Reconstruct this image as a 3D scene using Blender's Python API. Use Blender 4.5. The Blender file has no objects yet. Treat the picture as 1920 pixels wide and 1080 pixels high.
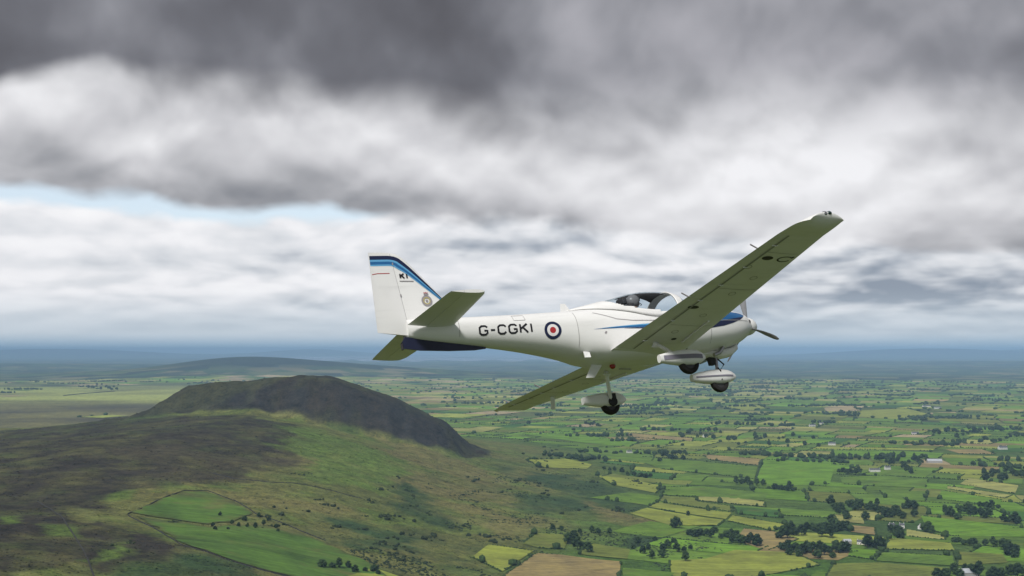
import bpy, bmesh, math, random
import numpy as np
from mathutils import Vector, Matrix

random.seed(7)
rng = np.random.default_rng(11)
scene = bpy.context.scene
COL = scene.collection

# ------------------------------------------------------------------ camera
FPX = 2359.0                      # focal length in pixels of the 1920 px wide photograph
CAM_H = 300.0                     # metres above the plain
PITCH = math.atan((655.0 - 540.0) / FPX)
cam_data = bpy.data.cameras.new('camera')
cam_data.sensor_width = 36.0
cam_data.lens = FPX / 1920.0 * 36.0
cam_data.clip_start = 0.5
cam_data.clip_end = 400000.0
cam = bpy.data.objects.new('camera', cam_data)
cam.location = (0, 0, CAM_H)
cam.rotation_euler = (math.pi / 2 + PITCH, 0, 0)
COL.objects.link(cam)
scene.camera = cam

# ------------------------------------------------------------------ render / exposure
scene.view_settings.view_transform = 'Standard'
scene.view_settings.look = 'None'
scene.view_settings.exposure = 0.0
scene.view_settings.gamma = 1.0
scene.cycles.use_denoising = True
scene.cycles.max_bounces = 6
scene.cycles.diffuse_bounces = 2
scene.cycles.glossy_bounces = 2
scene.cycles.transmission_bounces = 4
scene.cycles.transparent_max_bounces = 12
scene.cycles.volume_bounces = 0
scene.cycles.caustics_reflective = False
scene.cycles.caustics_refractive = False

# ------------------------------------------------------------------ sun and sky
SUN_AZ = math.radians(212.0)      # compass angle from +Y clockwise: behind the camera, to the left
SUN_EL = math.radians(52.0)
SUN_DIR = Vector((math.sin(SUN_AZ) * math.cos(SUN_EL), math.cos(SUN_AZ) * math.cos(SUN_EL), math.sin(SUN_EL)))
sun_data = bpy.data.lights.new('sun', 'SUN')
sun_data.energy = 3.6
sun_data.angle = math.radians(12)
sun_data.color = (1.0, 0.975, 0.94)
sun = bpy.data.objects.new('sun', sun_data)
sun.rotation_euler = SUN_DIR.to_track_quat('Z', 'Y').to_euler()
sun.location = (0, 0, 1000)
COL.objects.link(sun)


def lin(r, g, b, a=1.0):
    f = lambda c: (c / 255.0 / 12.92) if c / 255.0 <= 0.04045 else ((c / 255.0 + 0.055) / 1.055) ** 2.4
    return (f(r), f(g), f(b), a)


class NT:
    """small helper for writing node trees as expressions"""
    def __init__(self, tree):
        self.t = tree

    def node(self, typ, **props):
        n = self.t.nodes.new(typ)
        for k, v in props.items():
            setattr(n, k, v)
        return n

    def put(self, sock, v):
        if isinstance(v, (int, float, tuple, list)):
            if isinstance(v, (tuple, list)) and sock.type == 'VECTOR':
                v = tuple(v)[:3]
            sock.default_value = v
        else:
            self.t.links.new(v, sock)

    def m(self, op, a, b=None, c=None, clamp=False):
        n = self.node('ShaderNodeMath', operation=op, use_clamp=clamp)
        self.put(n.inputs[0], a)
        if b is not None:
            self.put(n.inputs[1], b)
        if c is not None:
            self.put(n.inputs[2], c)
        return n.outputs[0]

    def add(self, a, b): return self.m('ADD', a, b)
    def sub(self, a, b): return self.m('SUBTRACT', a, b)
    def mul(self, a, b): return self.m('MULTIPLY', a, b)
    def div(self, a, b): return self.m('DIVIDE', a, b)

    def smooth(self, x, lo, hi):
        n = self.node('ShaderNodeMapRange', interpolation_type='SMOOTHSTEP')
        self.put(n.inputs['Value'], x)
        self.put(n.inputs['From Min'], lo)
        self.put(n.inputs['From Max'], hi)
        return n.outputs[0]

    def lerp(self, x, lo, hi, a, b):
        n = self.node('ShaderNodeMapRange')
        self.put(n.inputs['Value'], x)
        for k, v in zip(('From Min', 'From Max', 'To Min', 'To Max'), (lo, hi, a, b)):
            self.put(n.inputs[k], v)
        return n.outputs[0]

    def vec(self, x, y, z):
        n = self.node('ShaderNodeCombineXYZ')
        for s, v in zip(n.inputs, (x, y, z)):
            self.put(s, v)
        return n.outputs[0]

    def noise(self, v, scale=1.0, detail=5.0, rough=0.5, dist=0.0, lac=2.0, color=False):
        n = self.node('ShaderNodeTexNoise')
        self.put(n.inputs['Vector'], v)
        n.inputs['Scale'].default_value = scale
        n.inputs['Detail'].default_value = detail
        n.inputs['Roughness'].default_value = rough
        n.inputs['Lacunarity'].default_value = lac
        n.inputs['Distortion'].default_value = dist
        return n.outputs[1 if color else 0]

    def mix(self, f, a, b, blend='MIX'):
        n = self.node('ShaderNodeMix', data_type='RGBA', blend_type=blend)
        self.put(n.inputs[0], f)
        self.put(n.inputs[6], a)
        self.put(n.inputs[7], b)
        return n.outputs[2]

    def ramp(self, x, stops, interp='EASE'):
        n = self.node('ShaderNodeValToRGB')
        r = n.color_ramp
        r.interpolation = interp
        while len(r.elements) < len(stops):
            r.elements.new(0.5)
        for e, (p, c) in zip(r.elements, stops):
            e.position = p
            e.color = c if isinstance(c, (tuple, list)) else (c, c, c, 1)
        self.put(n.inputs[0], x)
        return n.outputs[0]


def build_sky():
    w = bpy.data.worlds.new('World')
    scene.world = w
    w.use_nodes = True
    t = w.node_tree
    t.nodes.clear()
    N = NT(t)
    out = N.node('ShaderNodeOutputWorld')
    bg = N.node('ShaderNodeBackground')
    t.links.new(bg.outputs[0], out.inputs[0])
    tc = N.node('ShaderNodeTexCoord').outputs['Generated']
    sep = N.node('ShaderNodeSeparateXYZ')
    N.put(sep.inputs[0], tc)
    dx, dy, dz = sep.outputs
    az = N.m('ARCTAN2', dx, dy)
    el = N.m('MAXIMUM', N.m('ARCSINE', dz), 0.0)
    # clear sky behind the clouds
    sky = N.node('ShaderNodeTexSky', sky_type='NISHITA')
    sky.sun_disc = False
    sky.sun_elevation = SUN_EL
    sky.sun_rotation = SUN_AZ
    sky.altitude = 500
    clear = N.mix(1.0, sky.outputs[0], (0.15, 0.15, 0.15, 1), 'MULTIPLY')
    clear = N.mix(0.55, clear, lin(232, 240, 248))   # thin veil of high cloud
    # cloud coordinates: features shrink towards the horizon
    hx = N.mul(az, 3.4)
    ly = N.m('LOGARITHM', N.add(el, 0.060), math.e)
    kz = N.m('MAXIMUM', N.add(dz, 0.05), 0.02)
    flat_v = N.vec(N.div(dx, kz), N.div(dy, kz), 0.0)
    # gentle warp so that lobes curl
    wv = N.noise(N.vec(hx, N.mul(ly, 1.2), 7.7), 2.2, 2.0, 0.5, 0.0, 2.0, True)
    ws = N.node('ShaderNodeSeparateColor'); N.put(ws.inputs[0], wv)
    wx = N.add(hx, N.mul(N.sub(ws.outputs[0], 0.5), 0.16)); wy = N.add(N.mul(ly, 0.95), N.mul(N.sub(ws.outputs[1], 0.5), 0.12))

    def relief(z, scale, detail, rough, dl):
        """noise and its lit-from-above relief"""
        a0 = N.noise(N.vec(wx, wy, z), scale, detail, rough)
        a1 = N.noise(N.vec(wx, N.add(wy, dl), z), scale, detail, rough)
        return a0, N.sub(a0, a1)

    big = N.noise(N.vec(hx, N.mul(ly, 1.3), 0.37), 1.1, 2.0, 0.45)
    lump, rl1 = relief(2.6, 2.3, 3.0, 0.38, 0.11)
    puff, rl2 = relief(9.3, 5.6, 3.0, 0.42, 0.055)
    lump2 = N.noise(N.vec(wx, N.mul(wy, 2.6), 4.1), 2.6, 4.0, 0.45)
    strat = N.noise(flat_v, 0.55, 4.0, 0.5)
    ta = N.lerp(az, -0.42, 0.42, 0.0, 1.0)

    def edge(pts):          # (px, py) of the cloud edge -> elevation by azimuth
        st = []
        for px, py in pts:
            a = math.atan((px - 960) / FPX)
            e = math.atan((655 - py) / FPX * math.cos(a))
            st.append(((a + 0.42) / 0.84, e / 0.3))
        return N.mul(N.ramp(ta, st, 'B_SPLINE'), 0.3)

    def c(v):
        return N.sub(v, 0.5)

    # far bank of white cloud under the gap of blue
    e1 = edge([(0, 376), (120, 382), (220, 392), (330, 410), (420, 408), (560, 416), (680, 410), (760, 395), (900, 380), (1200, 350), (1900, 330)])
    m1 = N.smooth(N.sub(N.add(e1, N.add(N.mul(c(puff), 0.030), N.mul(c(lump), 0.014))), el), -0.003, 0.007)
    tone1 = N.add(N.add(N.mul(c(strat), 0.70), N.mul(c(lump2), 1.15)), N.add(N.mul(rl1, 1.2), N.mul(rl2, 1.6)))
    tone1 = N.mul(tone1, N.ramp(ta, [(0.0, 0.60), (0.35, 0.80), (0.6, 1.15), (1.0, 1.15)]))
    tone1 = N.add(tone1, N.ramp(ta, [(0.0, 0.72), (0.35, 0.66), (0.5, 0.54), (0.72, 0.44), (1.0, 0.34)], 'EASE'))
    col1 = N.ramp(tone1, [(0.0, lin(146, 156, 170)), (0.25, lin(184, 190, 199)), (0.5, lin(219, 222, 227)), (0.8, lin(243, 243, 246)), (1.0, lin(250, 250, 252))], 'LINEAR')
    col1 = N.mix(N.mul(N.smooth(el, 0.050, 0.012), 0.8), col1, lin(196, 208, 218))
    col1 = N.mix(N.smooth(el, 0.014, 0.0), col1, lin(160, 186, 206))
    # middle deck: grey base, white billowing upper side
    e2 = edge([(0, 350), (120, 362), (280, 386), (365, 386), (420, 396), (480, 402), (560, 392), (640, 398), (700, 412), (790, 428), (860, 420), (960, 412), (1100, 430), (1300, 450), (1560, 470), (1920, 480)])
    h2 = N.sub(el, N.add(e2, N.add(N.mul(c(puff), 0.024), N.mul(c(lump), 0.022))))
    m2 = N.smooth(h2, -0.003, 0.009)
    peak = N.ramp(ta, [(0.0, 0.78), (0.22, 0.72), (0.36, 0.64), (0.5, 0.78), (0.60, 0.98), (0.80, 1.0), (0.92, 0.80), (1.0, 0.7)])
    low = N.ramp(ta, [(0.0, 0.36), (0.3, 0.30), (0.45, 0.32), (0.6, 0.52), (0.75, 0.60), (0.9, 0.36), (1.0, 0.30)])
    up = N.smooth(N.add(h2, N.mul(c(big), 0.05)), 0.004, 0.060)
    tone2 = N.add(N.add(low, N.mul(N.sub(peak, low), up)), N.add(N.mul(c(lump), 0.36), N.add(N.mul(rl1, 1.15), N.mul(rl2, 0.80))))
    col2 = N.ramp(tone2, [(0.0, lin(128, 131, 138)), (0.3, lin(166, 167, 172)), (0.6, lin(205, 205, 209)), (0.85, lin(230, 230, 233)), (1.0, lin(244, 244, 247))], 'LINEAR')
    # near dark cloud base overhead
    e3 = edge([(0, 150), (150, 135), (300, 148), (480, 165), (620, 165), (760, 180), (880, 215), (1000, 245), (1100, 250), (1250, 235), (1400, 205), (1600, 200), (1750, 215), (1920, 235)])
    h3 = N.sub(el, N.add(e3, N.add(N.mul(c(lump), 0.050), N.add(N.mul(c(big), 0.02), N.mul(c(puff), 0.018)))))
    wide = N.ramp(ta, [(0.0, 0.010), (0.35, 0.022), (0.6, 0.045), (1.0, 0.045)])
    m3 = N.smooth(h3, N.mul(wide, -1.0), wide)
    tone3 = N.ramp(ta, [(0.0, 0.20), (0.18, 0.34), (0.32, 0.42), (0.45, 0.25), (0.58, 0.62), (0.78, 0.72), (0.92, 0.60), (1.0, 0.5)])
    tone3 = N.add(tone3, N.add(N.mul(c(big), 0.65), N.add(N.mul(c(lump), 0.32), N.add(N.mul(rl1, 0.75), N.mul(rl2, 0.55)))))
    col3 = N.ramp(tone3, [(0.0, lin(93, 93, 99)), (0.3, lin(112, 113, 120)), (0.6, lin(142, 143, 150)), (1.0, lin(186, 185, 192))], 'LINEAR')
    col = N.mix(m1, clear, col1)
    col = N.mix(m2, col, col2)
    col = N.mix(m3, col, col3)
    N.put(bg.inputs[0], col)
    bg.inputs[1].default_value = 1.0


build_sky()

# ------------------------------------------------------------------ helpers
def tag(o, label=None, cat=None, group=None, kind=None):
    if label: o['label'] = label
    if cat: o['category'] = cat
    if group: o['group'] = group
    if kind: o['kind'] = kind
    return o


def link(name, me, mat=None, parent=None):
    o = bpy.data.objects.new(name, me)
    COL.objects.link(o)
    if mat is not None and not me.materials:
        me.materials.append(mat)
    if parent is not None:
        o.parent = parent
    return o


def mesh_from(name, verts, faces, smooth=False):
    me = bpy.data.meshes.new(name)
    me.from_pydata([tuple(map(float, v)) for v in verts], [], faces)
    me.update()
    if smooth:
        me.polygons.foreach_set('use_smooth', [True] * len(me.polygons))
    return me


def mesh_np(name, V, F, smooth=False):
    """V (n,3) array, F (m,k) int array: fast mesh creation"""
    me = bpy.data.meshes.new(name)
    n, m, k = len(V), len(F), F.shape[1]
    me.vertices.add(n)
    me.vertices.foreach_set('co', np.asarray(V, dtype=np.float32).ravel())
    me.loops.add(m * k)
    me.loops.foreach_set('vertex_index', np.asarray(F, dtype=np.int32).ravel())
    me.polygons.add(m)
    me.polygons.foreach_set('loop_start', np.arange(0, m * k, k, dtype=np.int32))
    me.polygons.foreach_set('loop_total', np.full(m, k, dtype=np.int32))
    if smooth:
        me.polygons.foreach_set('use_smooth', np.ones(m, dtype=bool))
    me.update(calc_edges=True)
    me.validate()
    return me


def set_col(me, cols, name='cover'):
    at_ = me.color_attributes.new(name, 'FLOAT_COLOR', 'POINT')
    c = np.ones((len(me.vertices), 4), dtype=np.float32)
    c[:, :3] = cols
    at_.data.foreach_set('color', c.ravel())


def vnoise(x, y, seed=0):
    xi = np.floor(x).astype(np.int64); yi = np.floor(y).astype(np.int64)
    fx = x - xi; fy = y - yi
    fx = fx * fx * fx * (fx * (fx * 6 - 15) + 10); fy = fy * fy * fy * (fy * (fy * 6 - 15) + 10)

    def h(a, b):
        n = (a * 374761393 + b * 668265263 + seed * 1442695041) & 0xFFFFFFFF
        n = ((n ^ (n >> 13)) * 1274126177) & 0xFFFFFFFF
        n = n ^ (n >> 16)
        return (n & 0xFFFF) / 65535.0
    return ((h(xi, yi) * (1 - fx) + h(xi + 1, yi) * fx) * (1 - fy) + (h(xi, yi + 1) * (1 - fx) + h(xi + 1, yi + 1) * fx) * fy)


def fbm(x, y, wl, octs=4, seed=0, gain=0.5):
    """value noise of wavelength wl, centred on 0, about -0.5..0.5"""
    s = np.zeros_like(x, dtype=float); a = 1.0; tot = 0.0
    for i in range(octs):
        s += a * (vnoise(x / wl + 17.3 * i, y / wl - 9.1 * i, seed + i) - 0.5)
        tot += a; a *= gain; wl *= 0.5
    return s / tot * 1.35


def sstep(x, a, b):
    t = np.clip((x - a) / (b - a), 0, 1)
    return t * t * (3 - 2 * t)


# ------------------------------------------------------------------ terrain height
RX = np.array([-1100, -960, -890, -830, -776, -712, -640, -560, -496, -430, -382, -325, -267, -203, -153, -115, -76, -20])
RZ = np.array([112, 125, 140, 176, 213, 221, 221, 233, 237, 233, 217, 200, 180, 145, 121, 82, 47, 30])
B2X = np.array([-3500, -2200, -1200, -900, -700, -600, -460, -300, -150, -70, 100, 330, 700])
B2Z = np.array([40, 70, 105, 133, 153, 156, 136, 106, 70, 47, 22, 4, 0])
B1X = np.array([-3500, -1500, -500, -325, -192, -53, 100, 300, 700])
B1Z = np.array([60, 100, 104, 82, 46, 20, 6, 0, 0])


def smooth_interp(x, X, Z, w=34.0):
    # average of a few shifted linear look-ups: rounded corners
    return sum(np.interp(x + d * w, X, Z) for d in (-1, -.5, 0, .5, 1)) / 5.0


def ridge_weight(x, y):
    """1 on the steep dark hill, 0 off it"""
    yc = 3000 + 40 * np.sin(x / 160.0)
    front = np.interp(x, [-960, -800, -640, -460, -300, -150, -60], [110, 190, 215, 250, 235, 200, 110])
    front = front + 70 * fbm(x, y, 160, 3, 5)
    v = np.where(y < yc, (yc - y) / front, (y - yc) / 330.0)
    ends = sstep(x, -985, -900) * (1 - sstep(x, -95, -40))
    return (1 - sstep(v, 0.15, 1.05)) * ends, v


def height(x, y):
    x = np.asarray(x, dtype=float); y = np.asarray(y, dtype=float)
    d = np.hypot(x, y)
    b1 = smooth_interp(x, B1X, B1Z); b2 = smooth_interp(x, B2X, B2Z)
    t = sstep(y, 1350, 2700)
    base = b1 * (1 - t) + b2 * t
    base = base * (1 - sstep(y, 3050, 4500)) * sstep(y, -2500, 300)
    moor = np.clip(base / 60.0, 0, 1)
    base = base + moor * (14 * fbm(x, y, 420, 3, 1) + 4.0 * fbm(x, y, 90, 3, 2))
    w, v = ridge_weight(x, y)
    top = smooth_interp(x, RX, RZ, 13.0) + 9 * fbm(x, y, 130, 4, 3, 0.6) + 5 * fbm(x, y, 34, 3, 14, 0.6)
    z = base + np.maximum(top - base, 0) * w
    steep = w * (1 - w) * 4
    gul = np.abs(fbm(x, y * 0.22, 62, 3, 15, 0.55))
    z = z + steep * (22 * fbm(x, y * 0.45, 85, 4, 4) - 26 * gul + 7 * fbm(x, y, 24, 3, 16, 0.6) + 4)
    # the plain: long low swells, none under the near fields
    z = z + sstep(d, 2600, 9000) * 22 * fbm(x, y, 2600, 2, 8)
    # far hills on the left of the horizon and low ridges behind
    z = z + 70 * np.exp(-((x + 3100) / 850) ** 2 - ((y - 14200) / 1300) ** 2)
    z = z + 155 * np.exp(-((x + 2650) / 2000) ** 2 - ((y - 14600) / 2000) ** 2)
    z = z + 60 * np.exp(-((x + 9000) / 4200) ** 2 - ((y - 21000) / 3500) ** 2)
    z = z + 45 * np.exp(-((x - 9500) / 5200) ** 2 - ((y - 26000) / 4000) ** 2)
    z = z + sstep(d, 15000, 40000) * 40 * (fbm(x, y, 9000, 3, 9) + 0.1) * (1 - sstep(d, 29000, 36000))
    # pale mountains on the skyline, added to lift the haze and soften the horizon
    z = z + 330 * np.exp(-((x + 19000) / 5200) ** 2 - ((y - 52000) / 5000) ** 2)
    z = z + 345 * np.exp(-((x + 9500) / 3000) ** 2 - ((y - 60000) / 5000) ** 2) * 0.9
    z = z + 340 * np.exp(-((x - 16500) / 4800) ** 2 - ((y - 50000) / 5000) ** 2)
    z = z + 325 * np.exp(-((x - 24000) / 4000) ** 2 - ((y - 56000) / 5000) ** 2)
    return z


RIGHT = np.array([1.0, 0, 0]); UPV = np.array([0, -math.sin(PITCH), math.cos(PITCH)]); FWD = np.array([0, math.cos(PITCH), math.sin(PITCH)])
_T = np.concatenate([np.linspace(700, 6000, 230), np.geomspace(6030, 60000, 110)])


def at(px, py):
    """ground point seen at a photo pixel"""
    d = RIGHT * (px - 960) / FPX - UPV * (py - 540) / FPX + FWD
    d = d / np.linalg.norm(d)
    T = _T
    for _ in range(2):
        P = np.outer(T, d) + np.array([0, 0, CAM_H])
        g = P[:, 2] - height(P[:, 0], P[:, 1])
        i = int(np.argmax(g < 0)) if (g < 0).any() else len(T) - 1
        i = max(i, 1)
        T = np.linspace(T[i - 1], T[i], 14)
    f = g[i - 1] / (g[i - 1] - g[i] + 1e-9)
    p = P[i - 1] + (P[i] - P[i - 1]) * f
    return float(p[0]), float(p[1])


def pix(x, y, z=None):
    """photo pixel of a ground point (arrays)"""
    z = height(x, y) if z is None else z
    q = np.stack([x, y, z - CAM_H], -1)
    c = q @ FWD
    return 960 + FPX * (q @ RIGHT) / c, 540 - FPX * (q @ UPV) / c


def in_poly(x, y, poly):
    r = np.zeros(np.shape(x), dtype=bool)
    n = len(poly)
    for i in range(n):
        x1, y1 = poly[i]; x2, y2 = poly[(i + 1) % n]
        c = ((y1 > y) != (y2 > y)) & (x < (x2 - x1) * (y - y1) / (y2 - y1 + 1e-12) + x1)
        r ^= c
    return r


def px_poly(pts):
    return [at(*p) for p in pts]


# ------------------------------------------------------------------ land cover colours (albedo)
HEATHER = np.array([0.034, 0.029, 0.022])
HEATHER2 = np.array([0.056, 0.048, 0.029])
ROUGH = np.array([0.108, 0.124, 0.038])
ROUGH2 = np.array([0.148, 0.140, 0.050])
MOSS = np.array([0.092, 0.142, 0.030])
BRACKEN = np.array([0.038, 0.068, 0.026])
TAN = np.array([0.138, 0.128, 0.049])
PASTURE = np.array([0.074, 0.146, 0.028])
ROCK = np.array([0.029, 0.028, 0.026])

CROWN = np.array([0.034, 0.031, 0.023])
COVER = [  # (colour, softness, polygon in photo pixels): patches of vegetation on the hill
    (HEATHER, 70, [(-120, 812), (60, 802), (200, 786), (330, 782), (430, 776), (520, 790), (560, 815), (500, 850), (440, 868), (405, 890), (350, 905), (250, 930), (190, 960), (-120, 960)]),
    (HEATHER, 50, [(-120, 930), (90, 940), (170, 975), (250, 990), (320, 1020), (330, 1045), (240, 1062), (150, 1066), (-120, 1090)]),
    (CROWN, 12, [(252, 783), (300, 757), (345, 730), (400, 722), (480, 716), (560, 712), (640, 718), (690, 740), (690, 800), (600, 792), (540, 770), (480, 764), (400, 766), (330, 773), (290, 781)]),
    (HEATHER2, 60, [(380, 845), (470, 850), (520, 862), (470, 900), (350, 905), (330, 880)]),
    (HEATHER2, 40, [(200, 840), (330, 825), (420, 850), (300, 870), (180, 862)]),
    (TAN, 45, [(700, 822), (760, 836), (870, 868), (960, 905), (930, 912), (800, 880), (720, 850)]),
    (TAN, 45, [(740, 880), (830, 905), (930, 925), (920, 940), (820, 925), (730, 900)]),
    (ROUGH2, 40, [(430, 925), (560, 925), (680, 950), (700, 975), (560, 965), (450, 950)]),
    (MOSS, 60, [(520, 800), (640, 820), (720, 850), (760, 890), (640, 900), (540, 870), (500, 830)]),
    (BRACKEN, 60, [(735, 900), (800, 905), (830, 935), (790, 962), (740, 950), (715, 925)]),
    (BRACKEN, 60, [(800, 950), (870, 965), (880, 1000), (810, 990), (790, 970)]),
    (BRACKEN, 55, [(975, 895), (1060, 886), (1160, 915), (1215, 938), (1170, 962), (1090, 960), (1010, 945), (1060, 925)]),
    (BRACKEN, 50, [(965, 925), (1030, 930), (1080, 950), (1030, 965), (975, 950)]),
    (BRACKEN, 30, [(250, 1070), (330, 1045), (440, 1055), (520, 1062), (560, 1110), (220, 1110)]),
    (BRACKEN, 60, [(590, 960), (690, 985), (760, 1020), (700, 1035), (610, 1005)]),
    (BRACKEN, 30, [(1180, 1005), (1260, 1010), (1380, 1020), (1350, 1035), (1240, 1050), (1170, 1040)]),
    (TAN, 30, [(1060, 935), (1150, 962), (1230, 972), (1300, 1000), (1200, 990), (1090, 955)]),
    (MOSS, 25, [(100, 985), (160, 990), (150, 1005), (95, 1000)]),
    (MOSS, 25, [(210, 925), (270, 920), (260, 940), (215, 945)]),
    (MOSS, 20, [(0, 968), (40, 968), (35, 985), (0, 985)]),
    (MOSS, 30, [(160, 1030), (210, 1005), (215, 1040), (170, 1060)]),
]


def far_cover(x, y):
    """colour of open country between and beyond the fields"""
    n1 = fbm(x, y, 900, 4, 21)[..., None]; n2 = fbm(x, y, 300, 3, 22)[..., None]
    c = PASTURE * 0.85 + (ROUGH2 - PASTURE) * np.clip(0.22 + 1.1 * n1, 0, 1)
    c = c + (BRACKEN - c) * np.clip(1.6 * n2 - 0.1, 0, 0.8)
    return c


def ground_cover(x, y):
    px_, py_ = x, y
    base_z = smooth_interp(x, B2X, B2Z)
    w, v = ridge_weight(x, y)
    c = far_cover(x, y)
    # open hill: mottled rough grass
    hill = sstep(height(x, y), 3, 26) * (1 - sstep(y, 3600, 4300))
    g1 = fbm(x, y, 220, 5, 31)[..., None]; g2 = fbm(x, y, 60, 4, 32, 0.6)[..., None]
    hc = ROUGH + (ROUGH2 - ROUGH) * np.clip(0.4 + 1.6 * g1, 0, 1)
    hc = hc + (MOSS - hc) * np.clip(0.1 + 2.2 * g2, 0, 0.75)
    hc = hc + (BRACKEN - hc) * np.clip(-0.35 - 2.4 * fbm(x, y, 120, 4, 33, 0.6)[..., None], 0, 0.8)
    c = c + (hc - c) * hill[..., None]
    # flat moor left of and behind the hill
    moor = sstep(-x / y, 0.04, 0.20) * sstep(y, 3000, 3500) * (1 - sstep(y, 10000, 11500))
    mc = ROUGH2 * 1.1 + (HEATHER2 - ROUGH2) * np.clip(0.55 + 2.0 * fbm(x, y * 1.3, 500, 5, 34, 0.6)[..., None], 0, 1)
    mc = mc + (np.array([0.33, 0.37, 0.10]) - mc) * (sstep(y, 6300, 7600) * np.clip(0.75 + 1.6 * fbm(x, y * 1.3, 900, 4, 36), 0, 0.97))[..., None]  # sunlit strip of the far flats, put into the ground colour
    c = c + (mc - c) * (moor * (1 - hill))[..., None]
    wx = 1.0 * fbm(x, y, 120, 5, 41, 0.65); wy = 1.0 * fbm(x, y, 120, 5, 42, 0.65)
    for col, soft, poly in COVER_W:
        xs = [p[0] for p in poly]; ys = [p[1] for p in poly]
        sel = (x > min(xs) - 150) & (x < max(xs) + 150) & (y > min(ys) - 250) & (y < max(ys) + 250)
        if not sel.any():
            continue
        X = x[sel]; Y = y[sel]; acc = np.zeros(len(X))
        for k in range(9):
            a = k * 0.7; r = soft * 0.45 * (k / 8.0)
            acc += in_poly(X + wx[sel] * soft * 2.6 + r * math.cos(a), Y + wy[sel] * soft * 3.4 + r * math.sin(a) * 1.6, poly)
        acc = (acc / 9.0)[:, None] * (0.82 + 0.9 * np.clip(fbm(X, Y, 45, 4, 43, 0.65), -0.35, 0.3))[:, None]
        c[sel] = c[sel] + (col - c[sel]) * np.clip(acc, 0, 1)
    # the steep dark hill: heather, scree and rock
    rk = sstep(w, 0.06, 0.24) * (1 - sstep(v, 0.85, 1.05))
    top = sstep(w, 0.9, 1.0)
    rc = HEATHER * 0.95 + (ROCK - HEATHER) * np.clip(0.5 + 2.0 * fbm(x, y * 0.35, 40, 4, 51, 0.65), 0, 1)[..., None]
    rc = rc + (ROUGH * 0.75 - rc) * (np.clip(0.02 + 1.8 * fbm(x, y * 0.5, 110, 4, 52, 0.6), 0, 0.30) + 0.08 * top)[..., None]
    c = c + (rc - c) * np.clip(rk, 0, 1)[..., None]
    return np.clip(c, 0.01, 1)


def mat_new(name):
    m = bpy.data.materials.new(name)
    m.use_nodes = True
    t = m.node_tree
    t.nodes.clear()
    N = NT(t)
    out = N.node('ShaderNodeOutputMaterial')
    b = N.node('ShaderNodeBsdfPrincipled')
    t.links.new(b.outputs[0], out.inputs['Surface'])
    return m, N, b, out


def make_ground_material():
    m, N, b, out = mat_new('moor_and_grass')
    att = N.node('ShaderNodeAttribute', attribute_name='cover').outputs['Color']
    pos = N.node('ShaderNodeNewGeometry').outputs['Position']
    n1 = N.noise(pos, 0.045, 6, 0.62)
    n2 = N.noise(pos, 0.17, 5, 0.6)
    n3 = N.noise(pos, 0.008, 4, 0.6)
    n4 = N.noise(pos, 0.42, 3, 0.6)
    f = N.add(N.lerp(n1, 0.2, 0.8, 0.35, 1.65), N.add(N.mul(N.sub(n2, 0.5), 1.5), N.mul(N.sub(n4, 0.5), 1.3)))
    f = N.mul(f, N.lerp(n3, 0.2, 0.8, 0.75, 1.25))
    col = N.mix(1.0, att, N.vec(f, f, f), 'MULTIPLY')
    # tussocks: darker and yellower tufts
    col = N.mix(N.smooth(n2, 0.56, 0.70), col, N.mix(1.0, att, (1.5, 1.35, 0.9, 1), 'MULTIPLY'))
    # country beyond the modelled fields: far field pattern with dark hedges and woods
    sep = N.node('ShaderNodeSeparateXYZ'); N.put(sep.inputs[0], pos)
    dist = N.m('SQRT', N.add(N.mul(sep.outputs[0], sep.outputs[0]), N.mul(sep.outputs[1], sep.outputs[1])))
    far = N.smooth(dist, 9000.0, 12500.0)
    vor = N.node('ShaderNodeTexVoronoi', feature='F1')
    vor.inputs['Scale'].default_value = 0.0032
    N.put(vor.inputs['Vector'], pos)
    vs = N.node('ShaderNodeSeparateColor'); N.put(vs.inputs[0], vor.outputs['Color'])
    fc = N.ramp(vs.outputs[0], [(0.0, (0.022, 0.036, 0.018, 1)), (0.30, (0.030, 0.050, 0.020, 1)), (0.34, (0.055, 0.095, 0.028, 1)), (0.66, (0.075, 0.12, 0.036, 1)), (0.88, (0.14, 0.15, 0.06, 1)), (1.0, (0.22, 0.19, 0.10, 1))], 'LINEAR')  # far field colours darkened as if under cloud shadow
    wood = N.smooth(N.noise(pos, 0.0011, 5, 0.62), 0.50, 0.60)
    fc = N.mix(N.mul(wood, 0.85), fc, (0.03, 0.05, 0.025, 1))
    fc = N.mix(N.mul(N.smooth(sep.outputs[2], 40.0, 170.0), 0.9), fc, (0.022, 0.030, 0.022, 1))      # heath on the far ridge, darkened so its haze looks bluer
    col = N.mix(far, col, fc)
    N.put(b.inputs['Base Color'], col)
    b.inputs['Roughness'].default_value = 1.0
    b.inputs['Specular IOR Level'].default_value = 0.1
    bump = N.node('ShaderNodeBump')
    bump.inputs['Strength'].default_value = 0.8
    bump.inputs['Distance'].default_value = 4.0
    N.put(bump.inputs['Height'], N.add(n1, N.add(N.mul(n2, 0.45), N.mul(n4, 0.15))))
    t = m.node_tree
    t.links.new(bump.outputs[0], b.inputs['Normal'])
    return m


COVER_W = [(c, s, px_poly(p)) for c, s, p in COVER]
MAT_GROUND = make_ground_material()


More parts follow.
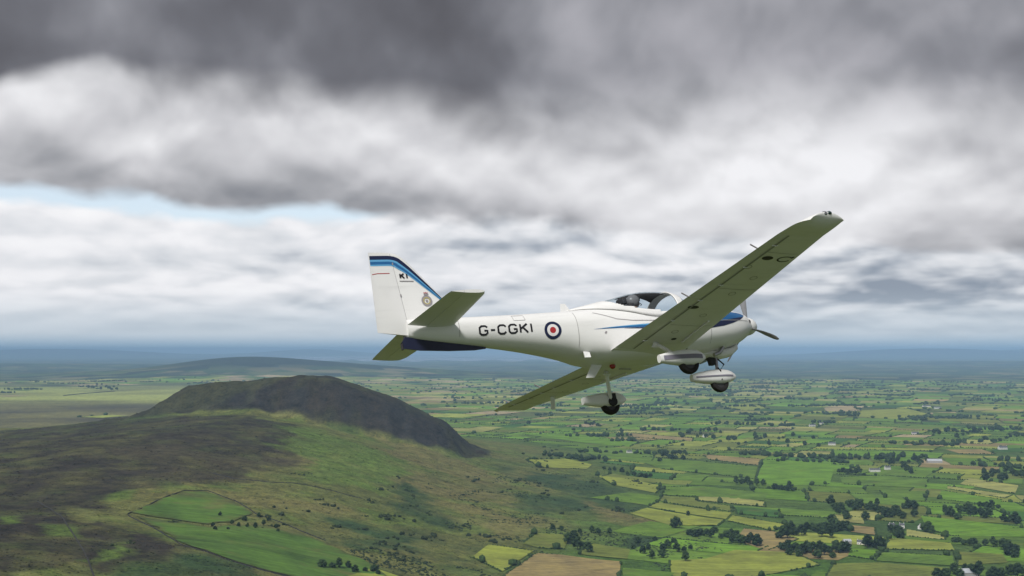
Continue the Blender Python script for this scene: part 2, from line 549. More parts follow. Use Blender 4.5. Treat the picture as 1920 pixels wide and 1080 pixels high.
def build_ground():
    fine = np.radians(np.arange(-27.0, 27.01, 0.15))
    left = np.radians(np.concatenate([np.arange(-180, -40, 10.0), np.arange(-40, -27, 1.3)]))
    right = -left[::-1]
    ang = np.concatenate([left, fine, right[:-1]])
    r = np.concatenate([[0, 150, 300, 450, 600, 700, 760], np.arange(800, 3600, 7.5), np.arange(3600, 5000, 18.0), np.geomspace(5000, 16000, 120), np.geomspace(16300, 125000, 95)])
    A, Rr = np.meshgrid(ang, r)
    X = (Rr * np.sin(A)).ravel(); Y = (Rr * np.cos(A)).ravel()
    Z = height(X, Y)
    nr, na = len(r), len(ang)
    i = np.arange(nr - 1)[:, None]; j = np.arange(na)[None, :]; j2 = (j + 1) % na
    F = np.stack([i * na + j, i * na + j2, (i + 1) * na + j2, (i + 1) * na + j], -1).reshape(-1, 4)[:, ::-1]
    me = mesh_np('ground', np.stack([X, Y, Z], 1), F, True)
    if len(me.vertices) == len(X):
        set_col(me, ground_cover(X, Y))
    o = link('ground', me, MAT_GROUND)
    tag(o, kind='structure')
    return o


GROUND = build_ground()

# ------------------------------------------------------------------ water on the horizon
def make_water():
    m, N, b, out = mat_new('lough_water')
    b.inputs['Base Color'].default_value = (0.10, 0.13, 0.15, 1)
    b.inputs['Roughness'].default_value = 0.25
    b.inputs['IOR'].default_value = 1.33
    pos = N.node('ShaderNodeNewGeometry').outputs['Position']
    bump = N.node('ShaderNodeBump'); bump.inputs['Strength'].default_value = 0.1
    N.put(bump.inputs['Height'], N.noise(pos, 0.002, 4, 0.6))
    m.node_tree.links.new(bump.outputs[0], b.inputs['Normal'])
    V, F = [], []
    for (p0, p1, d0, d1) in ((545, 1110, 33000, 110000), (1395, 1545, 46000, 60000)):
        n = 24; k = len(V)
        for i in range(n + 1):
            a = math.atan((p0 + (p1 - p0) * i / n - 960) / FPX)
            wob = 1 + 0.10 * math.sin(i * 1.7) + 0.06 * math.sin(i * 4.1)
            pinch = min(1.0, i / 4.0, (n - i) / 4.0)
            dn = d0 * wob; df = dn + (d1 - dn) * (0.15 + 0.85 * pinch)
            V += [(dn * math.sin(a), dn * math.cos(a), 5.0), (df * math.sin(a), df * math.cos(a), 5.0)]
        F += [(k + 2 * i, k + 2 * i + 2, k + 2 * i + 3, k + 2 * i + 1) for i in range(n)]
    o = link('lough', mesh_from('lough', V, F), m)
    tag(o, kind='structure')


make_water()

# ------------------------------------------------------------------ fields
def make_field_material():
    m, N, b, out = mat_new('field_grass')
    att = N.node('ShaderNodeAttribute', attribute_name='cover').outputs['Color']
    pos = N.node('ShaderNodeNewGeometry').outputs['Position']
    rnd = N.node('ShaderNodeObjectInfo').outputs['Random']
    rot = N.node('ShaderNodeVectorRotate', rotation_type='Z_AXIS')
    N.put(rot.inputs['Vector'], pos); N.put(rot.inputs['Angle'], N.add(N.mul(rnd, 0.9), -0.7))
    sp = N.node('ShaderNodeSeparateXYZ'); N.put(sp.inputs[0], rot.outputs[0])
    swath = N.noise(N.vec(N.mul(sp.outputs[0], 0.012), N.mul(sp.outputs[1], 0.16), rnd), 1.0, 3, 0.6)
    n1 = N.noise(pos, 0.018, 5, 0.6)
    n2 = N.noise(pos, 0.12, 4, 0.6)
    f = N.add(N.lerp(n1, 0.2, 0.8, 0.55, 1.45), N.add(N.mul(N.sub(swath, 0.5), 1.25), N.mul(N.sub(n2, 0.5), 0.7)))
    col = N.mix(1.0, att, N.vec(f, f, N.mul(f, N.lerp(n1, 0.2, 0.8, 1.25, 0.8))), 'MULTIPLY')
    patch = N.smooth(N.noise(N.vec(N.mul(sp.outputs[0], 0.6), sp.outputs[1], rnd), 0.022, 5, 0.65), 0.56, 0.72)
    col = N.mix(N.mul(patch, 0.55), col, (0.15, 0.135, 0.05, 1))     # worn, rushy patches
    N.put(b.inputs['Base Color'], col)
    b.inputs['Roughness'].default_value = 1.0
    b.inputs['Specular IOR Level'].default_value = 0.1
    return m


MAT_FIELD = make_field_material()
GREEN = (0.098, 0.168, 0.025); BRIGHT = (0.112, 0.212, 0.023); YEL = (0.205, 0.236, 0.044); PALE = (0.255, 0.260, 0.080)
STRAW = (0.240, 0.190, 0.078); OLIVE = (0.132, 0.160, 0.034); DKG = (0.050, 0.118, 0.024); SAND = (0.32, 0.26, 0.14)
MOORG = (0.080, 0.150, 0.028)
HAND = [
    (STRAW, [(1395, 992), (1450, 997), (1497, 1012), (1440, 1032), (1420, 1028), (1378, 1013)]),
    (YEL, [(1216, 951), (1233, 942), (1372, 962), (1361, 974)]),
    (YEL, [(1180, 963), (1214, 953), (1358, 976), (1346, 986), (1270, 975), (1258, 986)]),
    (YEL, [(1374, 967), (1472, 984), (1450, 996), (1364, 977)]),
    (DKG, [(1376, 951), (1460, 957), (1466, 972), (1381, 964)]),
    (PALE, [(1310, 932), (1385, 934), (1434, 942), (1435, 951), (1310, 939)]),
    (GREEN, [(1246, 914), (1312, 912), (1440, 925), (1432, 939), (1305, 931), (1240, 928)]),
    (OLIVE, [(1242, 930), (1306, 934), (1308, 941), (1374, 950), (1372, 960), (1236, 940)]),
    (BRIGHT, [(1430, 862), (1568, 866), (1556, 908), (1452, 912), (1417, 900)]),
    (GREEN, [(1178, 856), (1320, 866), (1420, 876), (1414, 899), (1380, 894), (1240, 880)]),
    (STRAW, [(1316, 852), (1425, 861), (1421, 873), (1330, 862)]),
    (YEL, [(1255, 1052), (1322, 1049), (1378, 1032), (1490, 1037), (1538, 1060), (1420, 1082), (1262, 1090)]),
    (GREEN, [(1168, 1066), (1288, 1077), (1270, 1100), (1168, 1100)]),
    (STRAW, [(947, 1078), (1006, 1038), (1050, 1041), (1164, 1054), (1160, 1100), (935, 1100)]),
    (YEL, [(886, 1045), (916, 1022), (1000, 1034), (942, 1073)]),
    (OLIVE, [(978, 1020), (1005, 1000), (1070, 1004), (1058, 1030), (1010, 1028)]),
    (OLIVE, [(1092, 1030), (1112, 1020), (1182, 1031), (1176, 1049), (1086, 1040)]),
    (PALE, [(1800, 908), (1815, 897), (1910, 911), (1903, 926)]),
    (PALE, [(1777, 912), (1898, 929), (1884, 935), (1776, 917)]),
    (BRIGHT, [(1765, 920), (1880, 938), (1870, 950), (1760, 936)]),
    (BRIGHT, [(1727, 968), (1880, 985), (1930, 990), (1930, 1008), (1782, 1005), (1737, 992)]),
    (YEL, [(1666, 1010), (1700, 1012), (1782, 1019), (1790, 1033), (1662, 1030)]),
    (BRIGHT, [(1596, 1030), (1659, 1033), (1640, 1050), (1590, 1043)]),
    (GREEN, [(1652, 1036), (1786, 1043), (1790, 1062), (1640, 1052)]),
    (OLIVE, [(1792, 1035), (1880, 1040), (1890, 1056), (1796, 1061)]),
    (OLIVE, [(1562, 1058), (1650, 1056), (1790, 1067), (1740, 1092), (1540, 1098)]),
    (STRAW, [(1590, 985), (1640, 990), (1642, 1004), (1595, 998)]),
    (PALE, [(1700, 993), (1772, 1006), (1772, 1013), (1700, 1006)]),
    (PALE, [(1562, 965), (1620, 972), (1620, 983), (1572, 978)]),
    (GREEN, [(1575, 895), (1660, 892), (1740, 900), (1735, 915), (1640, 912), (1580, 908)]),
    (GREEN, [(1650, 920), (1740, 922), (1735, 940), (1660, 934)]),
    (STRAW, [(1772, 843), (1842, 843), (1866, 852), (1800, 851)]),
    (BRIGHT, [(1560, 845), (1680, 846), (1770, 850), (1760, 860), (1640, 856), (1565, 858)]),
    (YEL, [(1335, 760), (1385, 757), (1425, 760), (1440, 768), (1380, 770)]),
    (SAND, [(1545, 765), (1600, 764), (1615, 770), (1550, 774)]),
    (SAND, [(1735, 774), (1790, 773), (1808, 780), (1750, 779)]),
    (YEL, [(1615, 770), (1700, 766), (1740, 776), (1700, 788), (1610, 782)]),
    (SAND, [(1290, 741), (1322, 740), (1324, 745), (1292, 745)]),
    (PALE, [(1332, 750), (1388, 747), (1390, 753), (1338, 757)]),
    (BRIGHT, [(1195, 752), (1245, 744), (1250, 752), (1215, 760)]),
    (BRIGHT, [(985, 815), (1070, 813), (1200, 830), (1180, 838), (1090, 830)]),
    (GREEN, [(1080, 842), (1140, 838), (1230, 848), (1220, 870), (1120, 858)]),
    (YEL, [(985, 862), (1060, 860), (1110, 872), (1100, 880), (1010, 876)]),
    (YEL, [(1120, 892), (1190, 900), (1240, 912), (1230, 925), (1150, 910)]),
    (STRAW, [(1175, 812), (1300, 822), (1298, 828), (1180, 820)]),
    # green enclosures low on the moor slope
    (MOORG, [(246, 962), (300, 938), (346, 922), (386, 922), (440, 942), (474, 962), (440, 978), (390, 984), (320, 974)]),
    (MOORG, [(256, 968), (330, 980), (395, 990), (470, 986), (530, 990), (600, 1015), (680, 1050), (730, 1085), (560, 1085), (470, 1062), (420, 1046), (345, 1020), (300, 995)]),
    (YEL, [(640, 1085), (700, 1066), (800, 1100), (640, 1110)]),
]


def drape(name, poly, col, lift, cell=26.0, mottle=False):
    """thin sheet of the given outline lying on the terrain"""
    bm = bmesh.new()
    f = bm.faces.new([bm.verts.new((x, y, 0)) for x, y in poly])
    bmesh.ops.triangulate(bm, faces=[f])
    for _ in range(6):
        long = [e for e in bm.edges if e.calc_length() > cell]
        if not long:
            break
        bmesh.ops.subdivide_edges(bm, edges=long, cuts=1)
        bmesh.ops.triangulate(bm, faces=bm.faces[:])
    me = bpy.data.meshes.new(name)
    bm.to_mesh(me); bm.free()
    V = np.empty(len(me.vertices) * 3, dtype=np.float32); me.vertices.foreach_get('co', V); V = V.reshape(-1, 3)
    V[:, 2] = height(V[:, 0], V[:, 1]) + lift
    me.vertices.foreach_set('co', V.ravel())
    # make every face look up
    me.update()
    cc = np.tile(np.array(col, dtype=float), (len(V), 1))
    if mottle:
        k = np.clip(0.10 + 2.2 * fbm(V[:, 0].astype(float), V[:, 1].astype(float), 70, 4, 71, 0.6), 0, 0.85)[:, None]
        cc = cc + (ROUGH2 * 0.9 - cc) * k
        edge_ = np.zeros(len(V), bool)
        for e, cnt in zip(me.edges, np.bincount(np.array([l.edge_index for l in me.loops]), minlength=len(me.edges))):
            if cnt == 1: edge_[list(e.vertices)] = True
        cc[edge_] = ROUGH * 0.8
    set_col(me, cc)
    me.polygons.foreach_set('use_smooth', [True] * len(me.polygons))
    me.materials.append(MAT_FIELD)
    return me


def area(p):
    return abs(sum(p[i][0] * p[(i + 1) % len(p)][1] - p[(i + 1) % len(p)][0] * p[i][1] for i in range(len(p)))) / 2


def ccw(p):
    s = sum(p[i][0] * p[(i + 1) % len(p)][1] - p[(i + 1) % len(p)][0] * p[i][1] for i in range(len(p)))
    return p if s > 0 else p[::-1]


def ragged(p):
    q = []
    for i in range(len(p)):
        (x0, y0), (x1, y1) = p[i], p[(i + 1) % len(p)]
        n = max(1, int(math.hypot(x1 - x0, y1 - y0) / 14))
        for k in range(n):
            j = 3.0 if k else 0.0
            q.append((x0 + (x1 - x0) * k / n + random.uniform(-j, j), y0 + (y1 - y0) * k / n + random.uniform(-j, j)))
    return q


HAND_W = [(c, ccw(px_poly(p))) for c, p in HAND]
HEDGES = []      # (x0, y0, x1, y1, size, density)
for c, p in HAND_W:
    o = link('field', drape('field', ragged(p), c, 1.1, 13.0, True) if c is MOORG else drape('field', p, np.array(c) * 1.1, 1.1), None, GROUND)
    for i in range(len(p)):
        x0, y0 = p[i]; x1, y1 = p[(i + 1) % len(p)]
        if c is not MOORG and random.random() < 0.72:
            HEDGES.append((x0, y0, x1, y1, 1.0, random.choice((0.25, 0.6, 0.9))))


def warp(u, v):
    """field lattice -> ground: gently bent lines"""
    a = math.radians(-24)
    x = u * math.cos(a) - v * math.sin(a); y = u * math.sin(a) + v * math.cos(a)
    x = np.asarray(x, dtype=float); y = np.asarray(y, dtype=float)
    return x + 150 * fbm(x, y, 700, 2, 61), y + 150 * fbm(x, y, 700, 2, 62)


def split(u0, v0, u1, v1, target, out):
    w, h = u1 - u0, v1 - v0
    if w * h < target * (0.6 + 1.1 * random.random()) and max(w, h) < 3.2 * min(w, h):
        out.append((u0, v0, u1, v1)); return
    k = random.uniform(0.36, 0.64)
    if w * random.uniform(0.75, 1.3) > h:
        m_ = u0 + w * k; split(u0, v0, m_, v1, target, out); split(m_, v0, u1, v1, target, out)
    else:
        m_ = v0 + h * k; split(u0, v0, u1, m_, target, out); split(u0, m_, u1, v1, target, out)


def build_fields():
    cells = []
    split(-9000, -2500, 9000, 6200, 19000, cells)
    far = []
    split(-14000, 3000, 12000, 17000, 52000, far)
    cand = []
    hx = np.array([p for _, q in HAND_W for p in q])
    for lst, isfar in ((cells, False), (far, True)):
        U = np.array(lst); cx, cy = warp((U[:, 0] + U[:, 2]) / 2, (U[:, 1] + U[:, 3]) / 2)
        d = np.hypot(cx, cy); z = height(cx, cy)
        az = np.degrees(np.arctan2(cx, cy))
        ok = (np.abs(az) < 27) & (cy > 1300)
        if isfar:
            ok &= (d > 5600) & (d < 12500) & (z < 120)
            ok &= (np.array([random.random() for _ in cx]) > 0.97 * sstep(-cx / cy, 0.12, 0.24) * (1 - sstep(cy, 9800, 11500)))
        else:
            ok &= (d < 5600) & (z < 9)
            wild = np.maximum(sstep(-cx, 150, 600), 1.17 * sstep(-cx / cy, 0.12, 0.22))            # moor flats left of the hill stay open
            ok &= (np.array([random.random() for _ in cx]) > wild * 0.85)
        hand = np.zeros(len(cx), bool)
        for _, p in HAND_W:
            hand |= in_poly(cx, cy, p)
        ok &= ~hand
        for i in np.where(ok)[0]:
            cand.append((d[i], lst[i], isfar, cx[i], cy[i]))
    cand.sort(key=lambda c: c[0])
    nv, nf, nc, base = [], [], [], 0
    made = 0
    for d, (u0, v0, u1, v1), isfar, cx, cy in cand:
        left = cx < -0.05 * cy
        r = random.random()
        if r < 0.34: col = GREEN
        elif r < 0.52: col = BRIGHT
        elif r < 0.68: col = OLIVE
        elif r < 0.82: col = YEL
        elif r < 0.87: col = PALE
        elif r < 0.90: col = STRAW
        elif r < 0.915: col = SAND
        else: col = DKG
        if left and random.random() < 0.5:
            col = random.choice((OLIVE, YEL, STRAW, PALE))
        if isfar and random.random() < 0.40 * (1 - sstep(cx / cy, 0.20, 0.34)):
            col = random.choice((YEL, PALE, BRIGHT, PALE, SAND, YEL))
        col = np.array(col) * (random.uniform(0.9, 1.3) if not isfar else random.uniform(0.8, 1.45))
        g = 1.6 if not isfar else 4.0
        n = 5 if not isfar else 3
        uu, vv = np.meshgrid(np.linspace(u0 + g, u1 - g, n), np.linspace(v0 + g, v1 - g, n))
        x, y = warp(uu.ravel(), vv.ravel())
        z = height(x, y) + (0.6 if not isfar else 2.0)
        F = [(j * n + i, j * n + i + 1, (j + 1) * n + i + 1, (j + 1) * n + i) for j in range(n - 1) for i in range(n - 1)]
        # hedges on two sides of each cell
        for (a, b, c_, e) in ((u0, v0, u1, v0), (u0, v0, u0, v1)):
            if random.random() < (0.62 if not left else 0.3):
                X, Y = warp(np.array([a, (a + c_) / 2, c_]), np.array([b, (b + e) / 2, e]))
                dens = random.choice((0.25, 0.5, 0.85, 1.0))
                HEDGES.append((X[0], Y[0], X[1], Y[1], 1.0, dens)); HEDGES.append((X[1], Y[1], X[2], Y[2], 1.0, dens))
        if random.random() < 0.08:
            continue                                   # rough corner, no field
        if made < 240 and not isfar:
            me = mesh_from('field', np.stack([x, y, z], 1), F, True)
            set_col(me, np.tile(col, (len(x), 1)))
            link('field', me, MAT_FIELD, GROUND)
            made += 1
        else:
            nv.append(np.stack([x, y, z], 1)); nf += [tuple(k + base for k in f) for f in F]; nc.append(np.tile(col, (len(x), 1))); base += len(x)
    me = mesh_np('far_fields', np.concatenate(nv), np.array(nf), True)
    set_col(me, np.concatenate(nc))
    tag(link('far_fields', me, MAT_FIELD, GROUND), kind='stuff')


build_fields()

# ------------------------------------------------------------------ leaves, hedges, trees
def make_leaf_material(name, dark, light):
    m, N, b, out = mat_new(name)
    pos = N.node('ShaderNodeNewGeometry').outputs['Position']
    rnd = N.node('ShaderNodeObjectInfo').outputs['Random']
    n1 = N.noise(pos, 0.35, 4, 0.65)
    n2 = N.noise(pos, 0.03, 2, 0.5)
    f = N.add(N.smooth(n1, 0.30, 0.72), N.mul(N.sub(n2, 0.5), 0.9))
    f = N.add(f, N.mul(N.sub(rnd, 0.5), 0.7))
    col = N.mix(N.m('MAXIMUM', N.m('MINIMUM', f, 1.0), 0.0), dark, light)
    N.put(b.inputs['Base Color'], col)
    b.inputs['Roughness'].default_value = 0.85
    b.inputs['Specular IOR Level'].default_value = 0.2
    return m


MAT_LEAF = make_leaf_material('broadleaf_foliage', (0.012, 0.026, 0.010, 1), (0.046, 0.082, 0.024, 1))
MAT_HEDGE = make_leaf_material('hedge_foliage', (0.015, 0.031, 0.011, 1), (0.050, 0.088, 0.024, 1))
MAT_GORSE = make_leaf_material('gorse_foliage', (0.018, 0.032, 0.014, 1), (0.046, 0.062, 0.024, 1))


def simple_mat(name, col, rough=0.6, metal=0.0, noise=0.0, scale=3.0, spec=0.4, coat=0.0):
    m, N, b, out = mat_new(name)
    b.inputs['Roughness'].default_value = rough
    b.inputs['Metallic'].default_value = metal
    b.inputs['Specular IOR Level'].default_value = spec
    b.inputs['Coat Weight'].default_value = coat
    c = tuple(col) + (1,) if len(col) == 3 else col
    if noise > 0:
        tc = N.node('ShaderNodeTexCoord').outputs['Object']
        n = N.noise(tc, scale, 5, 0.6)
        f = N.lerp(n, 0.25, 0.75, 1 - noise, 1 + noise)
        N.put(b.inputs['Base Color'], N.mix(1.0, c, N.vec(f, f, f), 'MULTIPLY'))
    else:
        b.inputs['Base Color'].default_value = c
    return m


MAT_BARK = simple_mat('bark', (0.06, 0.048, 0.036), 0.9, noise=0.4, scale=1.5)


def ico(sub):
    bm = bmesh.new()
    bmesh.ops.create_icosphere(bm, subdivisions=sub, radius=1.0)
    V = np.array([v.co[:] for v in bm.verts]); F = np.array([[v.index for v in f.verts] for f in bm.faces])
    bm.free()
    return V, F


ICO1 = ico(1); ICO2 = ico(2)


def blobs(centres, radii, base=ICO1, jitter=0.28, seed=3):
    """many lumpy blobs as one vertex/face array; radii (n,3)"""
    r_ = np.random.default_rng(seed)
    V0, F0 = base
    n, k = len(centres), len(V0)
    j = 1 + jitter * (r_.random((n, k, 1)) * 2 - 1)
    a = r_.random(n) * 6.28
    ca, sa = np.cos(a)[:, None], np.sin(a)[:, None]
    B = np.broadcast_to(V0, (n, k, 3))
    B = np.stack([B[..., 0] * ca - B[..., 1] * sa, B[..., 0] * sa + B[..., 1] * ca, B[..., 2]], -1)
    V = centres[:, None, :] + B * j * radii[:, None, :]
    F = F0[None] + (np.arange(n) * k)[:, None, None]
    return V.reshape(-1, 3), F.reshape(-1, 3)


def crown_mesh(name, hgt, wid, seed, bottom=0.18):
    """leaf clumps spread over several uneven boughs round a dark heart"""
    r_ = random.Random(seed); q = np.random.default_rng(seed)
    lobes = []
    nl = r_.randint(8, 11)
    for i in range(nl):
        a = i * 2.4 + r_.uniform(-.4, .4)
        t = (i + 0.5) / nl
        z = hgt * (bottom + 0.10 + (0.80 - bottom) * t)
        rr = wid * 0.5 * (0.30 + 0.52 * math.sin(math.pi * min(1, 0.25 + t * 0.72))) * r_.uniform(0.65, 1.1)
        s = wid * r_.uniform(0.19, 0.29) * (1.12 - 0.35 * t)
        lobes.append((rr * math.cos(a), rr * math.sin(a), z, s, s * r_.uniform(0.75, 1.0)))
    lobes.append((0, 0, hgt * 0.86, wid * 0.2, hgt * 0.14)); lobes.append((0, 0, hgt * 0.5, wid * 0.3, hgt * 0.27))
    C = np.array([l[:3] for l in lobes]); Rr = np.array([(l[3], l[3], l[4]) for l in lobes])
    V, F = blobs(C, Rr * 0.86, ICO1, 0.22, seed)
    # leaf clumps
    LV, LF = [], []
    k = len(V)
    for (cx, cy, cz, s, sz) in lobes:
        n = int(46 * (s / (wid * 0.24)) ** 2) + 14
        d = q.normal(size=(n, 3)); d /= np.linalg.norm(d, axis=1)[:, None]
        P = np.array([cx, cy, cz]) + d * np.array([s, s, sz]) * (0.84 + 0.32 * q.random((n, 1)))
        u = q.normal(size=(n, 3)); u -= d * (u * d).sum(1)[:, None] * 0.6; u /= np.linalg.norm(u, axis=1)[:, None]
        w = np.cross(d, u); L = hgt * (0.030 + 0.030 * q.random((n, 1)))
        for p, uu, ww, l in zip(P, u, w, L):
            LV += [p - uu * l, p + ww * l * 0.7, p + uu * l, p - ww * l * 0.7]
            LF += [(k, k + 1, k + 2), (k, k + 2, k + 3)]; k += 4
    V = np.concatenate([V, np.array(LV)]); F = np.concatenate([F, np.array(LF)])
    me = mesh_np(name, V, F)
    me.materials.append(MAT_LEAF)
    return me


def trunk_mesh(name, hgt, wid, seed):
    r_ = random.Random(seed)
    V, F = [], []

    def limb(p0, p1, r0, r1, n=6):
        k = len(V); p0, p1 = Vector(p0), Vector(p1)
        ax = (p1 - p0).normalized(); u = ax.orthogonal().normalized(); w = ax.cross(u)
        for p, r in ((p0, r0), (p1, r1)):
            for i in range(n):
                a = 2 * math.pi * i / n
                V.append(p + (u * math.cos(a) + w * math.sin(a)) * r)
        F.extend((k + i, k + (i + 1) % n, k + n + (i + 1) % n, k + n + i) for i in range(n))
    limb((0, 0, -1.0), (0.1, 0, hgt * 0.34), hgt * 0.030, hgt * 0.021)
    for i in range(4):
        a = i * 1.6 + r_.uniform(-.3, .3); R_ = wid * r_.uniform(0.2, 0.32)
        limb((0.1, 0, hgt * r_.uniform(0.26, 0.34)), (R_ * math.cos(a), R_ * math.sin(a), hgt * r_.uniform(0.55, 0.75)), hgt * 0.014, hgt * 0.006, 5)
    me = mesh_from(name, V, F, True)
    me.materials.append(MAT_BARK)
    return me


TREES = []
for i, (h_, w_) in enumerate(((15, 13), (17, 12), (12, 12), (14, 15), (19, 13), (10, 10))):
    TREES.append((crown_mesh('crown', h_, w_, 100 + i), trunk_mesh('trunk', h_, w_, 200 + i), h_))
BUSH = []
for i in range(3):
    q = np.random.default_rng(300 + i)
    C = np.stack([q.normal(size=6) * 1.5, q.normal(size=6) * 1.5, 0.9 + q.random(6) * 0.9], 1)
    Rr = np.stack([1.1 + q.random(6) * .8] * 2 + [1.0 + q.random(6) * .7], 1)
    V, F = blobs(C, Rr, ICO1, 0.3, 310 + i)
    LV, LF, k = [], [], len(V)
    for c_, r_ in zip(C, Rr):
        d = q.normal(size=(26, 3)); d /= np.linalg.norm(d, axis=1)[:, None]
        for p, u in zip(c_ + d * r_ * 1.05, q.normal(size=(26, 3))):
            w = np.cross(u, q.normal(size=3)); u = u / np.linalg.norm(u) * .45; w = w / np.linalg.norm(w) * .3
            LV += [p - u, p + w, p + u, p - w]; LF += [(k, k + 1, k + 2), (k, k + 2, k + 3)]; k += 4
    me = mesh_np('bush', np.concatenate([V, np.array(LV)]), np.concatenate([F, np.array(LF)]))
    me.materials.append(MAT_GORSE)
    BUSH.append(me)


def plant_tree(x, y, s, label, group, kind=None):
    cm, tm, h_ = TREES[kind if kind is not None else random.randrange(len(TREES))]
    e = bpy.data.objects.new('broadleaf_tree', None)
    e.empty_display_size = 2.0
    COL.objects.link(e)
    e.location = (x, y, float(height(x, y)) - 0.2)
    e.rotation_euler = (0, 0, random.uniform(0, 6.28))
    e.scale = (s * random.uniform(.9, 1.1), s * random.uniform(.9, 1.1), s)
    link('crown', cm, None, e); link('trunk', tm, None, e)
    tag(e, label, 'tree', group)


# clumps of trees: (label, [(px0, py0, px1, py1, number, scale)...])
CLUMPS = [
    ('dark broadleaf tree in the small wood in mid field beyond the grey hill foot', [(1236, 846, 1290, 866, 13, 1.0)]),
    ('round dark tree in the short hedge clump right of the hill, by the pale lane', [(1078, 862, 1106, 866, 4, 1.0)]),
    ('dark tree in the slanting hedge row left of the yellow strip fields', [(1126, 880, 1160, 886, 3, .9), (1165, 888, 1222, 898, 6, .95)]),
    ('dark tree in the straight row at the foot of the bright green field', [(1372, 908, 1438, 912, 6, 1.0)]),
    ('dark tree in the clump at the right corner of the strip fields', [(1450, 918, 1495, 922, 5, 1.0)]),
    ('large round lone tree on the edge of the yellow strip field', [(1266, 990, 1268, 991, 1, 1.5)]),
    ('small round tree just behind the large lone tree on the yellow field', [(1290, 968, 1291, 969, 1, .8)]),
    ('dark tree in the hedge row between the yellow field and the scrub', [(1290, 1000, 1375, 1012, 9, .9)]),
    ('dark tree in the hedge along the left and lower edge of the straw field', [(1372, 1016, 1430, 1028, 8, 1.0)]),
    ('tall dark tree in the dense wood along the upper right edge of the straw field', [(1458, 994, 1590, 1012, 20, 1.15)]),
    ('tall dark tree in the dense wood below the straw field', [(1466, 1032, 1590, 1048, 18, 1.15)]),
    ('dark tree in the wood left of the long white farm', [(1572, 884, 1622, 892, 8, 1.0)]),
    ('dark tree beside and right of the long white farm', [(1692, 878, 1712, 890, 5, 1.0)]),
    ('dark tree in the big spreading wood in the right middle distance', [(1555, 948, 1720, 976, 26, 1.15)]),
    ('tall rounded tree standing apart in front of the big spreading wood', [(1556, 982, 1562, 986, 2, 1.3)]),
    ('dark tree in front of the farm with the white gable, lower right', [(1618, 1024, 1658, 1032, 7, 1.0)]),
    ('dark tree beside the pair of small white houses', [(1668, 998, 1692, 1010, 4, 1.05)]),
    ('dark tree in the pair right of the small white houses', [(1734, 996, 1752, 1002, 3, 1.1)]),
    ('dark tree in the long hedge wood above the wide bright green field', [(1766, 962, 1858, 976, 11, 1.1)]),
    ('dark tree in the row under the bright striped field at right', [(1832, 950, 1874, 954, 6, .9)]),
    ('dark tree in the clump on the right edge above the green field', [(1880, 976, 1915, 986, 5, 1.1)]),
    ('dark tree in the tall clump near the lower right corner', [(1880, 1024, 1908, 1046, 6, 1.15)]),
    ('low dark tree left of the tall clump near the lower right corner', [(1846, 1024, 1864, 1028, 2, 1.0)]),
    ('small tree in the ragged hedge between the bright and olive fields, lower right', [(1786, 1014, 1830, 1026, 6, .7)]),
    ('dark tree in the row along the bottom edge of the picture at right', [(1752, 1076, 1925, 1086, 13, 1.05)]),
    ('dark tree in the long wood on the right edge behind the pale field', [(1842, 888, 1925, 906, 13, 1.15)]),
    ('dark tree in the broken row behind the long white farm', [(1636, 862, 1745, 872, 12, .95)]),
    ('dark tree in the far wood at the right edge of the plain', [(1748, 806, 1912, 826, 18, 1.3)]),
    ('dark tree in the long far hedge wood in the middle of the plain', [(1372, 818, 1540, 838, 15, 1.2)]),
    ('dark tree in the far clump right of the landing gear', [(1266, 808, 1378, 832, 10, 1.1)]),
    ('small round tree scattered on the green enclosure low on the moor', [(392, 968, 530, 1000, 14, .42)]),
    ('small dark tree in the row at the bottom of the moor enclosure', [(600, 1064, 720, 1078, 8, .6)]),
    ('dark tree in the scrubby thicket left of the lone tree', [(1185, 1008, 1300, 1055, 14, .75)]),
    ('dark tree in the clump above the straw field at the bottom centre', [(1060, 1018, 1108, 1036, 7, .95)]),
    ('small tree in the line between the two olive fields, bottom centre', [(1028, 994, 1150, 1004, 7, .65)]),
    ('dark tree of the distant grove on the pale moor left of the hill', [(165, 722, 225, 732, 12, 1.6)]),
    ('lone dark tree on the open plain right of the hill end', [(990, 795, 994, 797, 2, .9)]),
    ('dark tree in the pair on the open plain below the port wheel', [(1070, 806, 1078, 808, 2, 1.0)]),
    ('dark tree in the short row on the plain right of the port wheel', [(1096, 796, 1130, 800, 6, 1.0)]),
    ('lone tree on the plain right of the short tree row', [(1163, 812, 1167, 814, 1, 1.1)]),
]


def build_trees():
    for label, boxes in CLUMPS:
        n = sum(b[4] for b in boxes)
        grp = label.split(' tree ')[-1] if n > 1 else None
        for (x0, y0, x1, y1, k, s) in boxes:
            for i in range(k):
                t = (i + random.uniform(0.1, 0.9)) / k
                px = x0 + (x1 - x0) * t; py = y0 + (y1 - y0) * (random.random() if k > 8 else min(1, max(0, t + random.uniform(-.3, .3))))
                x, y = at(px, py)
                plant_tree(x, y, s * random.uniform(0.75, 1.15), label, ('trees ' + grp) if grp else None)


build_trees()

